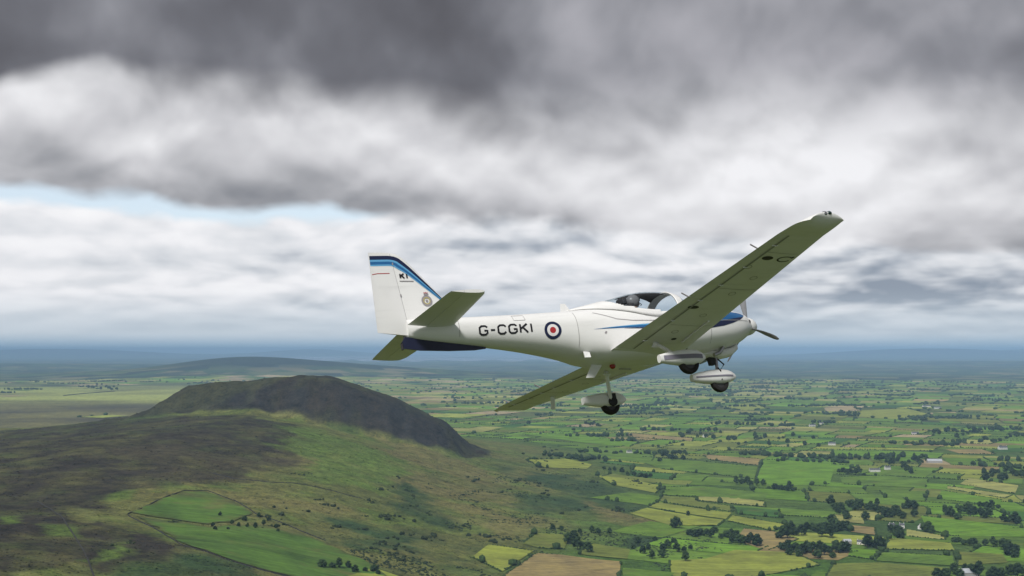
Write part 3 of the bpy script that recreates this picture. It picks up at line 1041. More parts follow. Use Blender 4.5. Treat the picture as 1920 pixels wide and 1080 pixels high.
# gorse and thorn bushes dotted over the hill slope
BUSHES = [
    ('small dark thorn bush in the loose line right below the end of the dark hill', (872, 890, 995, 925, 16, .9)),
    ('dark gorse bush in the upper bracken right of the hill', (1000, 880, 1210, 918, 22, 1.0)),
    ('dark gorse bush in the lower bracken right of the hill', (1000, 920, 1200, 965, 24, 1.0)),
    ('dark gorse bush high on the mottled green slope in front of the hill', (640, 890, 880, 935, 18, .75)),
    ('dark gorse bush on the left of the mottled slope above the moor enclosure', (590, 936, 720, 1000, 22, .8)),
    ('dark gorse bush on the right of the mottled slope below the hill', (725, 936, 890, 1000, 22, .85)),
    ('dark bush in the scrub just right of the moor enclosure', (690, 1000, 810, 1060, 22, .95)),
    ('dark bush in the scrub above the straw field at the bottom centre', (812, 1000, 950, 1040, 18, .95)),
    ('lone bush dotted on the brown heather at the lower left', (60, 980, 330, 1075, 12, .7)),
    ('bush along the upper wall of the green moor enclosure', (480, 940, 600, 990, 18, .8)),
    ('dark bush beside the fields where the hill meets the plain', (960, 845, 1110, 880, 22, 1.0)),
]
for label, (x0, y0, x1, y1, k, s) in BUSHES:
    lx, ly = None, None
    for i in range(k):
        if lx is not None and random.random() < 0.55:
            px_, py_ = lx + random.gauss(0, 9), ly + random.gauss(0, 3)
        else:
            px_, py_ = random.uniform(x0, x1), random.uniform(y0, y1)
        lx, ly = px_, py_
        x, y = at(px_, py_)
        o = link('gorse_bush', random.choice(BUSH))
        o.location = (x, y, float(height(x, y)) - 0.3)
        s2 = s * random.uniform(0.45, 1.7)
        o.scale = (s2 * random.uniform(.8, 1.5), s2 * random.uniform(.8, 1.5), s2)
        o.rotation_euler = (0, 0, random.uniform(0, 6.28))
        tag(o, label, 'bush', 'bushes: ' + ' '.join(label.split()[2:]))


def build_hedges():
    C, R_ = [], []
    C2, R2 = [], []
    for (x0, y0, x1, y1, s, dens) in HEDGES:
        mx, my = (x0 + x1) / 2, (y0 + y1) / 2
        d = math.hypot(mx, my)
        if abs(math.degrees(math.atan2(mx, my))) > 26:
            continue
        if d < 7000 and any(math.hypot(mx - cx, my - cy) < rr and in_poly(np.array([mx]), np.array([my]), p)[0] for p, cx, cy, rr in HAND_C):
            continue
        L = math.hypot(x1 - x0, y1 - y0)
        step = 3.4 if d < 3200 else (6.0 if d < 5600 else 17.0)
        n = max(2, int(L / step))
        G_ = vnoise(mx * 0.37 + np.arange(n) * step / 45.0, np.full(n, 0.5), 77)
        for i in range(n):
            t = (i + random.random()) / n
            gap = G_[i % len(G_)]
            if gap > dens + 0.12:
                continue
            x = x0 + (x1 - x0) * t + random.uniform(-1, 1); y = y0 + (y1 - y0) * t + random.uniform(-1, 1)
            big = random.random() < (0.05 if d < 3200 else (0.03 if d < 5600 else 0.14))
            h_ = random.uniform(3.2, 6.5) if big else random.uniform(0.8, 1.7)
            w_ = h_ * random.uniform(0.8, 1.1) if big else random.uniform(1.2, 2.3)
            if d > 5600: w_ *= 2.2; h_ *= 1.3
            elif d > 3200 and not big: w_ *= 1.4; h_ *= 1.25
            C.append((x, y, h_ * 0.75)); R_.append((w_, w_, h_))
    # woods and copses too far off to pick their trees apart
    for _ in range(190):
        d = random.uniform(4600, 12500) if random.random() < .8 else random.uniform(3300, 4600)
        a = math.radians(random.uniform(-24, 24))
        if a < -0.03 and d < 6500: continue
        if random.random() > 0.35 + 0.65 * sstep(a, -0.1, 0.3) * 1.2: continue
        cx, cy = d * math.sin(a), d * math.cos(a)
        L = random.uniform(40, 190); wd = random.uniform(15, 60); th = random.uniform(-.6, .6)
        for k in range(int(10 + L * wd / 260)):
            u, v = random.uniform(-L, L), random.uniform(-wd, wd)
            x, y = cx + u * math.cos(th) - v * math.sin(th), cy + u * math.sin(th) + v * math.cos(th)
            h_ = random.uniform(4.5, 8.5); w_ = random.uniform(5, 9)
            C2.append((x, y, h_ * .8)); R2.append((w_, w_, h_))
    for c_, r_, name, seed in ((C, R_, 'hedgerows', 5), (C2, R2, 'far_copses', 6)):
        c_ = np.array(c_); r_ = np.array(r_)
        c_[:, 2] += height(c_[:, 0], c_[:, 1])
        V, F = blobs(c_, r_, ICO1 if name == 'far_copses' else ICO0, 0.34, seed)
        me = mesh_np(name, V, F)
        tag(link(name, me, MAT_HEDGE), 'dark hedgerows running between the green fields of the plain' if name == 'hedgerows' else 'dark woods and copses scattered over the far plain', 'hedge' if name == 'hedgerows' else 'woods', kind='stuff')


HAND_C = []
for _, p in HAND_W:
    cx, cy = sum(q[0] for q in p) / len(p), sum(q[1] for q in p) / len(p)
    HAND_C.append(([(cx + (q[0] - cx) * .93, cy + (q[1] - cy) * .93) for q in p], cx, cy, max(math.hypot(q[0] - cx, q[1] - cy) for q in p)))
ICO0 = (lambda b: b)(ico(1))
build_hedges()

# heather and grass tussocks over the open hill
def build_tussocks():
    n = 46000
    d = 1.0 / rng.uniform(1 / 3300.0, 1 / 1000.0, n); a = np.radians(rng.uniform(-25, 12, n))
    x, y = d * np.sin(a), d * np.cos(a)
    z = height(x, y)
    keep = (z > 9) & (y < 3250)
    for c, p in HAND_W:
        if c is MOORG: keep &= ~in_poly(x, y, p)
    keep &= rng.random(n) < np.clip(0.35 + 1.5 * fbm(x, y, 70, 3, 91, 0.6), 0.05, 1)
    x, y, z = x[keep], y[keep], z[keep]
    k = len(x)
    s = rng.uniform(0.5, 1.5, k) * (d[keep] / 1800.0) ** 0.5
    R_ = np.stack([s * rng.uniform(.8, 1.6, k), s * rng.uniform(.8, 1.6, k), s * rng.uniform(.45, .9, k)], 1)
    V, F = blobs(np.stack([x, y, z], 1), R_, ICO1, 0.35, 92)
    me = mesh_np('hill_tussocks', V, F)
    c = ground_cover(x, y) * rng.uniform(0.45, 1.35, (k, 1))
    set_col(me, np.repeat(c, len(ICO1[0]), axis=0))
    tag(link('hill_tussocks', me, MAT_GROUND), kind='stuff')


build_tussocks()


# low dark scrub (gorse, bracken, thorn) on the lower slope, too thick to count
def build_scrub():
    n = 26000
    pxs = rng.uniform(540, 1400, n); d = 1.0 / rng.uniform(1 / 2900.0, 1 / 1450.0, n)
    a = np.arctan((pxs - 960) / FPX)
    x, y = d * np.sin(a), d * np.cos(a)
    z = height(x, y)
    u, v = pix(x, y, z)
    dens = fbm(x, y, 130, 4, 95, 0.62)
    zone = np.clip(np.minimum((v - 880) / 90.0, 1), 0, 1) * (1 - sstep(u, 1080, 1400))
    keep = (v > 885) & (v < 1085) & (dens > 0.10 + 0.10 * (1 - zone)) & (rng.random(n) < 0.55) & (z > 0.5)
    for _, p in HAND_W:
        keep &= ~in_poly(x, y, p)
    x, y, z = x[keep], y[keep], z[keep]; k = len(x)
    s = rng.uniform(0.5, 1.9, k)
    R_ = np.stack([s * rng.uniform(.9, 1.7, k), s * rng.uniform(.9, 1.7, k), s * rng.uniform(.6, 1.1, k)], 1)
    V, F = blobs(np.stack([x, y, z + .2], 1), R_, ICO1, 0.38, 96)
    tag(link('slope_scrub', mesh_np('slope_scrub', V, F), MAT_GORSE), kind='stuff')


build_scrub()

# ------------------------------------------------------------------ dry stone walls on the moor
MAT_STONE = simple_mat('dark_field_stone', (0.034, 0.032, 0.028), 0.95, noise=0.5, scale=0.4)


def stone_wall(pts, label, h=1.1, w=0.65):
    P = px_poly(pts)
    V, F = [], []
    S = []
    for (x0, y0), (x1, y1) in zip(P[:-1], P[1:]):
        n = max(2, int(math.hypot(x1 - x0, y1 - y0) / 5))
        S += [(x0 + (x1 - x0) * i / n, y0 + (y1 - y0) * i / n) for i in range(n)]
    S.append(P[-1])
    for i, (x, y) in enumerate(S):
        a = S[max(0, i - 1)]; b = S[min(len(S) - 1, i + 1)]
        dx, dy = b[0] - a[0], b[1] - a[1]; L = math.hypot(dx, dy) + 1e-6
        nx, ny = -dy / L, dx / L
        z = float(height(x, y)); hh = h * random.uniform(0.7, 1.25); ww = w * random.uniform(0.8, 1.3)
        V += [(x + nx * ww, y + ny * ww, z - .5), (x + nx * ww * .6, y + ny * ww * .6, z + hh), (x - nx * ww * .6, y - ny * ww * .6, z + hh), (x - nx * ww, y - ny * ww, z - .5)]
    for i in range(len(S) - 1):
        k = 4 * i
        F += [(k, k + 4, k + 5, k + 1), (k + 1, k + 5, k + 6, k + 2), (k + 2, k + 6, k + 7, k + 3)]
    o = link('stone_wall', mesh_from('stone_wall', V, F), MAT_STONE)
    tag(o, label, 'wall')


stone_wall([(240, 964), (300, 937), (346, 920), (388, 920), (442, 940), (480, 964), (540, 985), (610, 1014)], 'dark stone wall round the upper edge of the green moor enclosure')
stone_wall([(240, 966), (300, 997), (340, 1022), (420, 1048), (480, 1066), (560, 1088)], 'dark stone wall along the lower edge of the green moor enclosure')
stone_wall([(388, 885), (440, 898), (520, 905), (600, 915), (680, 935)], 'faint stone wall across the rough grass in front of the hill')
stone_wall([(70, 940), (110, 965), (140, 1005), (165, 1050), (180, 1090)], 'dark wall running down the brown heather at lower left', 1.0, 0.8)
stone_wall([(120, 742), (160, 738), (215, 734)], 'dark wall leading to the distant grove on the pale moor', 4, 6)

# ------------------------------------------------------------------ farm houses and barns
MAT_WHITE_WALL = simple_mat('white_render', (0.74, 0.73, 0.70), 0.9, noise=0.08, scale=0.4)
MAT_GREY_WALL = simple_mat('grey_render', (0.34, 0.33, 0.32), 0.9, noise=0.12, scale=0.4)
MAT_SLATE = simple_mat('slate_roof', (0.10, 0.105, 0.115), 0.7, noise=0.25, scale=0.5)
MAT_TIN = simple_mat('pale_metal_roof', (0.40, 0.42, 0.44), 0.5, noise=0.15, scale=0.3)
MAT_GLASS_DARK = simple_mat('dark_window', (0.03, 0.035, 0.04), 0.15, spec=0.6)
MAT_DOOR = simple_mat('painted_door', (0.10, 0.05, 0.04), 0.6)


def box(V, F, x0, x1, y0, y1, z0, z1):
    k = len(V)
    V += [(x0, y0, z0), (x1, y0, z0), (x1, y1, z0), (x0, y1, z0), (x0, y0, z1), (x1, y0, z1), (x1, y1, z1), (x0, y1, z1)]
    F += [(k, k + 3, k + 2, k + 1), (k + 4, k + 5, k + 6, k + 7), (k, k + 1, k + 5, k + 4), (k + 1, k + 2, k + 6, k + 5), (k + 2, k + 3, k + 7, k + 6), (k + 3, k, k + 4, k + 7)]


def house(px, py, L, W, H, rot, label, wall=None, roof=None, barn=False):
    x, y = at(px, py)
    e = bpy.data.objects.new('barn' if barn else 'farmhouse', None)
    COL.objects.link(e)
    e.location = (x, y, float(height(x, y)) + 0.6); e.rotation_euler = (0, 0, math.radians(rot))
    tag(e, label, 'barn' if barn else 'house')
    a, b, rz = L / 2, W / 2, H + W * 0.36
    V = [(-a, -b, -2), (a, -b, -2), (a, b, -2), (-a, b, -2), (-a, -b, H), (a, -b, H), (a, b, H), (-a, b, H), (-a, 0, rz), (a, 0, rz)]
    F = [(0, 1, 5, 4), (2, 3, 7, 6), (1, 2, 6, 9, 5), (3, 0, 4, 8, 7)]
    link('wall', mesh_from('wall', V, F), wall or MAT_WHITE_WALL, e)
    o_, t_ = 0.35, 0.22
    V = []
    for sx in (-a - o_, a + o_):
        V += [(sx, -b - o_, H - .22), (sx, 0, rz + .06), (sx, b + o_, H - .22), (sx, -b - o_, H - .22 + t_), (sx, 0, rz + .06 + t_), (sx, b + o_, H - .22 + t_)]
    F = [(0, 1, 7, 6), (1, 2, 8, 7), (3, 9, 10, 4), (4, 10, 11, 5), (0, 6, 9, 3), (2, 5, 11, 8), (0, 3, 4, 1), (1, 4, 5, 2), (6, 7, 10, 9), (7, 8, 11, 10)]
    r = link('roof', mesh_from('roof', V, F), roof or MAT_SLATE, e)
    if not barn:
        for sx in (-a + .7, a - .7):
            V, F = [], []; box(V, F, sx - .45, sx + .45, -.4, .4, rz - .4, rz + 1.3)
            link('chimney', mesh_from('chimney', V, F), wall or MAT_WHITE_WALL, r)
        n = max(2, int(L / 3.2))
        V, F = [], []; box(V, F, -.55, .55, -.04, .04, -1.1, 1.1)
        wm = mesh_from('window', [(q[0], q[1], q[2] * .6) for q in V], F); dm = mesh_from('door', V, F)
        for lvl in ((1.6, 4.2) if H > 4.6 else (1.6,)):
            for i in range(n):
                xx = -a + L * (i + .5) / n
                if lvl == 1.6 and i == n // 2:
                    d_ = link('door', dm, MAT_DOOR, e); d_.location = (xx, -b, 1.1)
                else:
                    w_ = link('window', wm, MAT_GLASS_DARK, e); w_.location = (xx, -b, lvl)
    else:
        V, F = [], []; box(V, F, -2.0, 2.0, -.05, .05, 0, 3.8)
        d_ = link('door', mesh_from('door', V, F), MAT_GREY_WALL, e); d_.location = (0, -b, 0)


house(1640, 885, 26, 8, 5.5, 4, 'long white farmhouse, the widest white building on the plain')
house(1664, 881, 14, 8, 6.0, 12, 'taller white house joined on the right of the long farmhouse')
house(1614, 1021, 11, 7, 4.0, -20, 'white cottage left in the farm at the dense wood, lower right')
house(1629, 1023, 12, 7, 5.2, 30, 'white gabled house right in the farm at the dense wood', roof=MAT_TIN)
house(1588, 1020, 12, 8, 4.0, 10, 'low cream shed left of the white cottage', wall=MAT_GREY_WALL, roof=MAT_TIN, barn=True)
house(1672, 990, 9, 7, 5.2, 20, 'white gable house left of the pair below the big wood')
house(1691, 990, 8, 7, 4.6, -10, 'small white cottage right of the pair below the big wood')
house(1725, 992, 7, 6, 4.8, 60, 'tiny white house end standing left of two dark trees')
house(1815, 1082, 26, 13, 6.0, 8, 'pale roofed barn at the bottom edge of the picture', wall=MAT_GREY_WALL, roof=MAT_TIN, barn=True)
house(1752, 868, 38, 14, 5.0, -4, 'long grey barn behind the long white farmhouse', wall=MAT_GREY_WALL, roof=MAT_TIN, barn=True)
house(1523, 800, 24, 10, 6.0, 10, 'white farmhouse at the end of the long far hedge wood')
house(1540, 796, 16, 9, 5.0, -15, 'white cottage just right behind the far hedge wood farmhouse')
house(1322, 820, 14, 9, 6.0, 25, 'white house in the far clump right of the landing gear')
house(1560, 835, 22, 10, 5.5, -8, 'white house below the far hedge wood on the plain')
house(1737, 764, 40, 14, 7.0, 6, 'far white farm above the sandy field at right')
house(1758, 767, 34, 14, 7.0, -6, 'far white barn right of the farm above the sandy field', barn=True)
house(1880, 843, 26, 12, 6.0, 10, 'white house near the right edge above the long wood')
house(1716, 815, 24, 11, 6.0, 0, 'white house in the far middle right hedge country')
house(1180, 850, 15, 9, 5.0, 15, 'white house left of the small wood in mid field')

# ------------------------------------------------------------------ the air: pale blue haze over the whole country
def build_haze():
    m = bpy.data.materials.new('haze')
    m.use_nodes = True
    t = m.node_tree; t.nodes.clear()
    out = t.nodes.new('ShaderNodeOutputMaterial')
    v = t.nodes.new('ShaderNodeVolumePrincipled')
    v.inputs['Color'].default_value = HAZE_COL
    v.inputs['Density'].default_value = HAZE_DENS
    v.inputs['Anisotropy'].default_value = -0.25
    t.links.new(v.outputs[0], out.inputs['Volume'])
    V, F = [], []
    box(V, F, -128000, 128000, -127000, 127000, -45.0, HAZE_TOP)
    o = link('haze', mesh_from('haze', V, F), m)
    tag(o, kind='stuff')


HAZE_TOP = 385.0          # just above the highest summit on the skyline
HAZE_COL = (0.43, 0.69, 0.98, 1)
HAZE_DENS = 4.0e-5
build_haze()

# ------------------------------------------------------------------ the aeroplane (x forward, y to port, z up; origin at the spinner tip)
R_BODY = np.array([[0.88802951, -0.43160023, -0.15850813], [-0.00159999, 0.34184008, -0.93975678], [0.45978367, 0.83478536, 0.30287352]])
T_BODY = np.array([4.45835488, 0.70510677, 22.97220311])
C2W = np.stack([RIGHT, -UPV, FWD], 1)
RW = C2W @ R_BODY
TW = C2W @ T_BODY + np.array([0, 0, CAM_H])
M_AIR = Matrix([[RW[i][0], RW[i][1], RW[i][2], TW[i]] for i in range(3)] + [[0, 0, 0, 1]])


def plane_paint(name, col, rough=0.32):
    m, N, b, out = mat_new(name)
    tc = N.node('ShaderNodeTexCoord').outputs['Object']
    sp = N.node('ShaderNodeSeparateXYZ'); N.put(sp.inputs[0], tc)
    streak = N.noise(N.vec(N.mul(sp.outputs[0], 0.5), N.mul(sp.outputs[1], 5.0), N.mul(sp.outputs[2], 7.0)), 1.4, 5, 0.6)
    blot = N.noise(tc, 2.2, 4, 0.6)
    f = N.sub(1.0, N.add(N.mul(N.smooth(streak, 0.5, 0.8), 0.10), N.mul(N.smooth(blot, 0.5, 0.8), 0.06)))
    N.put(b.inputs['Base Color'], N.mix(1.0, tuple(col) + (1,), N.vec(f, f, N.mul(f, 0.99)), 'MULTIPLY'))
    N.put(b.inputs['Roughness'], N.lerp(blot, 0.2, 0.8, rough - 0.06, rough + 0.12))
    b.inputs['Specular IOR Level'].default_value = 0.35
    return m


P_WHITE = plane_paint('white_gelcoat', (0.80, 0.80, 0.79))
P_WHITE2 = plane_paint('white_control_surface', (0.76, 0.76, 0.755))
P_NAVY = simple_mat('navy_paint', (0.012, 0.020, 0.062), 0.35, noise=0.1)
P_BLUE = simple_mat('mid_blue_paint', (0.020, 0.120, 0.300), 0.35, noise=0.1)
P_SKY = simple_mat('light_blue_paint', (0.12, 0.36, 0.60), 0.35, noise=0.05)
P_RED = simple_mat('red_paint', (0.42, 0.03, 0.035), 0.4)
P_ROUND_W = simple_mat('insignia_white', (0.82, 0.80, 0.79), 0.4)
P_BLACK = simple_mat('black_lettering', (0.012, 0.012, 0.016), 0.45)
P_RUBBER = simple_mat('tyre_rubber', (0.018, 0.017, 0.017), 0.85, noise=0.3, scale=8)
P_METAL = simple_mat('bare_metal', (0.35, 0.35, 0.36), 0.35, metal=0.9)
P_DARK = simple_mat('dark_interior', (0.030, 0.030, 0.033), 0.8, noise=0.3)
P_GREY = simple_mat('grey_marking', (0.30, 0.28, 0.29), 0.5)
P_GOLD = simple_mat('crest_gold', (0.42, 0.36, 0.12), 0.5)
P_BLADE = simple_mat('prop_blade_grey', (0.20, 0.205, 0.215), 0.4, noise=0.1)
P_BEACON = simple_mat('red_beacon_lens', (0.30, 0.015, 0.012), 0.15, spec=0.6)
P_GREENLENS = simple_mat('dark_nav_lens', (0.02, 0.05, 0.05), 0.12, spec=0.7)
P_STRAKE = simple_mat('navy_strake', (0.016, 0.020, 0.050), 0.4, noise=0.1)


def glass_mat():
    m = bpy.data.materials.new('canopy_perspex')
    m.use_nodes = True
    t = m.node_tree; t.nodes.clear()
    N = NT(t)
    out = N.node('ShaderNodeOutputMaterial')
    tr = N.node('ShaderNodeBsdfTransparent'); tr.inputs[0].default_value = (0.86, 0.91, 0.94, 1)
    gl = N.node('ShaderNodeBsdfGlossy'); gl.inputs['Roughness'].default_value = 0.03
    fr = N.node('ShaderNodeLayerWeight'); fr.inputs[0].default_value = 0.5
    mx = N.node('ShaderNodeMixShader')
    N.put(mx.inputs[0], N.add(N.mul(N.m('POWER', fr.outputs['Facing'], 4.0), 0.45), 0.03))
    t.links.new(tr.outputs[0], mx.inputs[1]); t.links.new(gl.outputs[0], mx.inputs[2])
    t.links.new(mx.outputs[0], out.inputs[0])
    return m


P_GLASS = glass_mat()

AIR = bpy.data.objects.new('light_aeroplane', None)
COL.objects.link(AIR)
AIR.matrix_world = M_AIR
tag(AIR, 'white low-wing propeller trainer aeroplane banking over the hill', 'aeroplane')


def part(name, V, F, mat, parent=None, smooth=True, sharp=None):
    me = mesh_from(name, V, F, smooth)
    bm = bmesh.new(); bm.from_mesh(me)
    bmesh.ops.remove_doubles(bm, verts=bm.verts, dist=1e-5)
    bmesh.ops.recalc_face_normals(bm, faces=bm.faces)
    bm.to_mesh(me); bm.free()
    if smooth:
        me.polygons.foreach_set('use_smooth', [True] * len(me.polygons))
        try:
            me.set_sharp_from_angle(angle=math.radians(sharp if sharp else 40))
        except Exception:
            pass
    return link(name, me, mat, parent or AIR)


# --- fuselage
#            x     zt    zb    zm    hw    nt   nb
STN = np.array([
    [-0.275, 0.185, -0.190, 0.000, 0.200, 2.0, 2.0],
    [-0.300, 0.200, -0.205, 0.000, 0.215, 2.0, 2.0],
    [-0.360, 0.222, -0.240, 0.000, 0.255, 2.1, 2.1],
    [-0.500, 0.248, -0.310, -0.02, 0.325, 2.2, 2.3],
    [-0.800, 0.285, -0.415, -0.04, 0.420, 2.4, 2.5],
    [-1.200, 0.325, -0.480, -0.06, 0.500, 2.5, 2.7],
    [-1.600, 0.355, -0.530, -0.08, 0.545, 2.5, 2.8],
    [-2.200, 0.350, -0.590, -0.08, 0.560, 2.5, 3.0],
    [-2.800, 0.340, -0.630, -0.08, 0.555, 2.5, 3.4],
    [-3.300, 0.330, -0.640, -0.08, 0.525, 2.4, 3.6],
    [-3.750, 0.318, -0.595, -0.07, 0.468, 2.3, 3.1],
    [-4.200, 0.298, -0.490, -0.05, 0.400, 2.2, 2.4],
    [-4.700, 0.278, -0.385, -0.03, 0.330, 2.2, 2.3],
    [-5.200, 0.262, -0.305, 0.000, 0.270, 2.1, 2.2],
    [-5.700, 0.250, -0.240, 0.020, 0.215, 2.1, 2.2],
    [-6.300, 0.238, -0.165, 0.050, 0.155, 2.1, 2.2],
    [-6.700, 0.230, -0.110, 0.070, 0.110, 2.1, 2.2],
    [-6.880, 0.224, -0.070, 0.080, 0.070, 2.1, 2.2],
])


def catmull(tab, x):
    """smooth look-up by first column (descending x)"""
    X = -tab[:, 0]; q = -x
    i = int(np.clip(np.searchsorted(X, q) - 1, 0, len(X) - 2))
    h = X[i + 1] - X[i]; t = min(1, max(0, (q - X[i]) / h))
    P = tab[:, 1:]
    def slope(k):
        if k == 0: return (P[1] - P[0]) / (X[1] - X[0])
        if k == len(X) - 1: return (P[-1] - P[-2]) / (X[-1] - X[-2])
        a = (P[k] - P[k - 1]) / (X[k] - X[k - 1]); b = (P[k + 1] - P[k]) / (X[k + 1] - X[k])
        m = np.where(a * b > 0, 2 * a * b / (a + b + 1e-12), 0)
        return m
    t2, t3 = t * t, t * t * t
    return (2 * t3 - 3 * t2 + 1) * P[i] + (t3 - 2 * t2 + t) * h * slope(i) + (-2 * t3 + 3 * t2) * P[i + 1] + (t3 - t2) * h * slope(i + 1)


def fus_ring(x, n=48):
    zt, zb, zm, hw, nt, nb = catmull(STN, x)
    R_ = []
    for k in range(n):
        a = 2 * math.pi * k / n
        c, s = math.cos(a), math.sin(a)
        e = nt if s >= 0 else nb
        y = hw * math.copysign(abs(c) ** (2 / e), c)
        z = zm + (zt - zm if s >= 0 else zm - zb) * math.copysign(abs(s) ** (2 / e), s)
        R_.append((x, y, z))
    return R_


def fus_y(x, z):
    zt, zb, zm, hw, nt, nb = catmull(STN, x)
    zn, e = ((z - zm) / (zt - zm), nt) if z >= zm else ((zm - z) / (zm - zb), nb)
    zn = min(0.999, abs(zn))
    return hw * (1 - zn ** e) ** (1 / e)


def sill(x):          # height of the lower edge of the glazing
    return float(np.interp(x, [-3.75, -3.4, -2.9, -2.38, -2.0, -1.6], [0.33, 0.285, 0.185, 0.10, 0.10, 0.24]))


def build_fuselage():
    xs = sorted(set([round(v, 3) for v in np.concatenate([STN[:4, 0], np.arange(-0.42, -6.9, -0.08), [-6.88]])]), reverse=True)
    n = 64
    V, F = [], []
    for x in xs:
        V += fus_ring(x, n)
    for i in range(len(xs) - 1):
        for k in range(n):
            q = (i * n + k, i * n + (k + 1) % n, (i + 1) * n + (k + 1) % n, (i + 1) * n + k)
            c = np.mean([V[j] for j in q], axis=0)
            if -3.36 < c[0] < -1.72 and c[2] > sill(c[0]) + 0.02:
                continue                                # the cockpit opening
            F.append(q)
    F.append(tuple(range(n))); F.append(tuple((len(xs) - 1) * n + k for k in range(n)))
    part('fuselage', V, F, P_WHITE)


build_fuselage()

# --- canopy: white frame and perspex
CAN = np.array([  # x, top, base z, half width at base
    [-1.50, 0.352, 0.33, 0.40], [-1.60, 0.395, 0.27, 0.455], [-1.72, 0.470, 0.20, 0.495], [-1.86, 0.555, 0.14, 0.525], [-2.00, 0.605, 0.09, 0.540],
    [-2.20, 0.635, 0.06, 0.552], [-2.45, 0.632, 0.05, 0.556], [-2.70, 0.600, 0.08, 0.552], [-2.95, 0.545, 0.14, 0.535], [-3.20, 0.482, 0.20, 0.500],
    [-3.45, 0.420, 0.25, 0.440], [-3.70, 0.368, 0.29, 0.340], [-3.92, 0.322, 0.305, 0.16]])


def can_pt(x, t):
    top, zb, hw = catmull(CAN, x)
    a = math.pi * t
    c, s = math.cos(a), math.sin(a)
    hwb = fus_y(x, zb) + 0.005
    return (x, -hwb * math.copysign(abs(c) ** 0.86, c), zb + (top - zb) * s ** 0.90)


def is_glass(x, z, t):
    if -2.02 < x < -1.89: return False                  # windscreen arch
    if x > -1.64 or x < -3.40: return False
    if x > -1.9: return z > sill(x) + 0.09 and z > float(np.interp(x, [-1.9, -1.64], [0.2, 0.345]))
    if z < sill(x) + 0.035: return False
    if x < -3.0 and z < float(np.interp(x, [-3.4, -3.0], [0.425, 0.22])): return False
    return True


def build_canopy():
    xs = list(np.arange(-1.5, -3.921, -0.02)); nt = 60
    V = [can_pt(x, j / nt) for x in xs for j in range(nt + 1)]
    G, W = [], []
    for i in range(len(xs) - 1):
        for j in range(nt):
            q = (i * (nt + 1) + j, i * (nt + 1) + j + 1, (i + 1) * (nt + 1) + j + 1, (i + 1) * (nt + 1) + j)
            c = np.mean([V[k] for k in q], axis=0)
            (G if is_glass(c[0], c[2], (j + .5) / nt) else W).append(q)
    fr = part('canopy_frame', V, W, P_WHITE)
    so = fr.modifiers.new('thick', 'SOLIDIFY'); so.thickness = 0.022; so.offset = 1.0
    part('canopy_glass', V, G, P_GLASS, fr)
    # drop loose vertices
    for o in (fr, fr.children[0]):
        bm = bmesh.new(); bm.from_mesh(o.data)
        bmesh.ops.delete(bm, geom=[v for v in bm.verts if not v.link_faces], context='VERTS')
        bm.to_mesh(o.data); bm.free()
    # dark sun blind under the crown of the canopy
    V, F = [], []
    n1, n2 = 16, 10
    for i in range(n1 + 1):
        x = -2.03 - 0.92 * i / n1
        w0 = 0.30 + 0.06 * math.cos(i / n1 * math.pi)
        for j in range(n2 + 1):
            f_ = max(0.0, 1 - i / n1 * 2.2)
            lo, hi = 0.42 - 0.03 * f_, 0.535 + 0.09 * f_ - 0.05 * (i / n1) ** 2
            t = lo + (hi - lo) * j / n2
            p = can_pt(x, t); V.append((p[0], p[1] * 0.975, p[2] - 0.016))
    F = [(i * (n2 + 1) + j, i * (n2 + 1) + j + 1, (i + 1) * (n2 + 1) + j + 1, (i + 1) * (n2 + 1) + j) for i in range(n1) for j in range(n2)]
    sb = part('sun_blind', V, F, P_DARK)
    s2 = sb.modifiers.new('thick', 'SOLIDIFY'); s2.thickness = 0.008


build_canopy()


def bxv(x0, x1, y0, y1, z0, z1):
    V, F = [], []; box(V, F, x0, x1, y0, y1, z0, z1)
    return V, F


def build_cockpit():
    # tub below the sills, instrument shroud, two seats, baggage
    V, F = [], []
    xs = np.arange(-1.55, -3.45, -0.1); k = 12
    for x in xs:
        for j in range(k + 1):
            t = j / k
            y = (t * 2 - 1)
            z = sill(x) - 0.005 - 0.62 * (1 - abs(y) ** 6)
            V.append((x, y * (fus_y(x, sill(x)) - 0.03), max(z, -0.50)))
    for i in range(len(xs) - 1):
        for j in range(k):
            F.append((i * (k + 1) + j, i * (k + 1) + j + 1, (i + 1) * (k + 1) + j + 1, (i + 1) * (k + 1) + j))
    part('cockpit_tub', V, F, P_DARK)
    V, F = bxv(-1.95, -1.60, -.44, .44, -0.15, 0.27)
    o = part('instrument_panel', V, F, P_DARK, smooth=False)
    bv = o.modifiers.new('bevel', 'BEVEL'); bv.width = 0.05; bv.segments = 3
    for y in (-.27, .27):
        V, F = [], []
        box(V, F, -2.98, -2.86, y - .22, y + .22, -.35, 0.32)
        box(V, F, -2.90, -2.40, y - .22, y + .22, -.40, -.28)
        box(V, F, -3.02, -2.93, y - .12, y + .12, 0.325, 0.47)
        o = part('seat', V, F, P_DARK, smooth=False)
        bv = o.modifiers.new('bevel', 'BEVEL'); bv.width = 0.03; bv.segments = 3
    V, F = bxv(-3.26, -3.10, -.34, -.16, 0.10, 0.285)
    box(V, F, -3.36, -3.30, -.26, -.18, 0.18, 0.30)
    part('headset_stowage', V, F, P_BLACK, smooth=False)


build_cockpit()

# --- lifting surfaces
def foil(c, t):
    return 5 * t * (0.2969 * math.sqrt(max(c, 0)) - 0.126 * c - 0.3516 * c * c + 0.2843 * c ** 3 - 0.1036 * c ** 4)


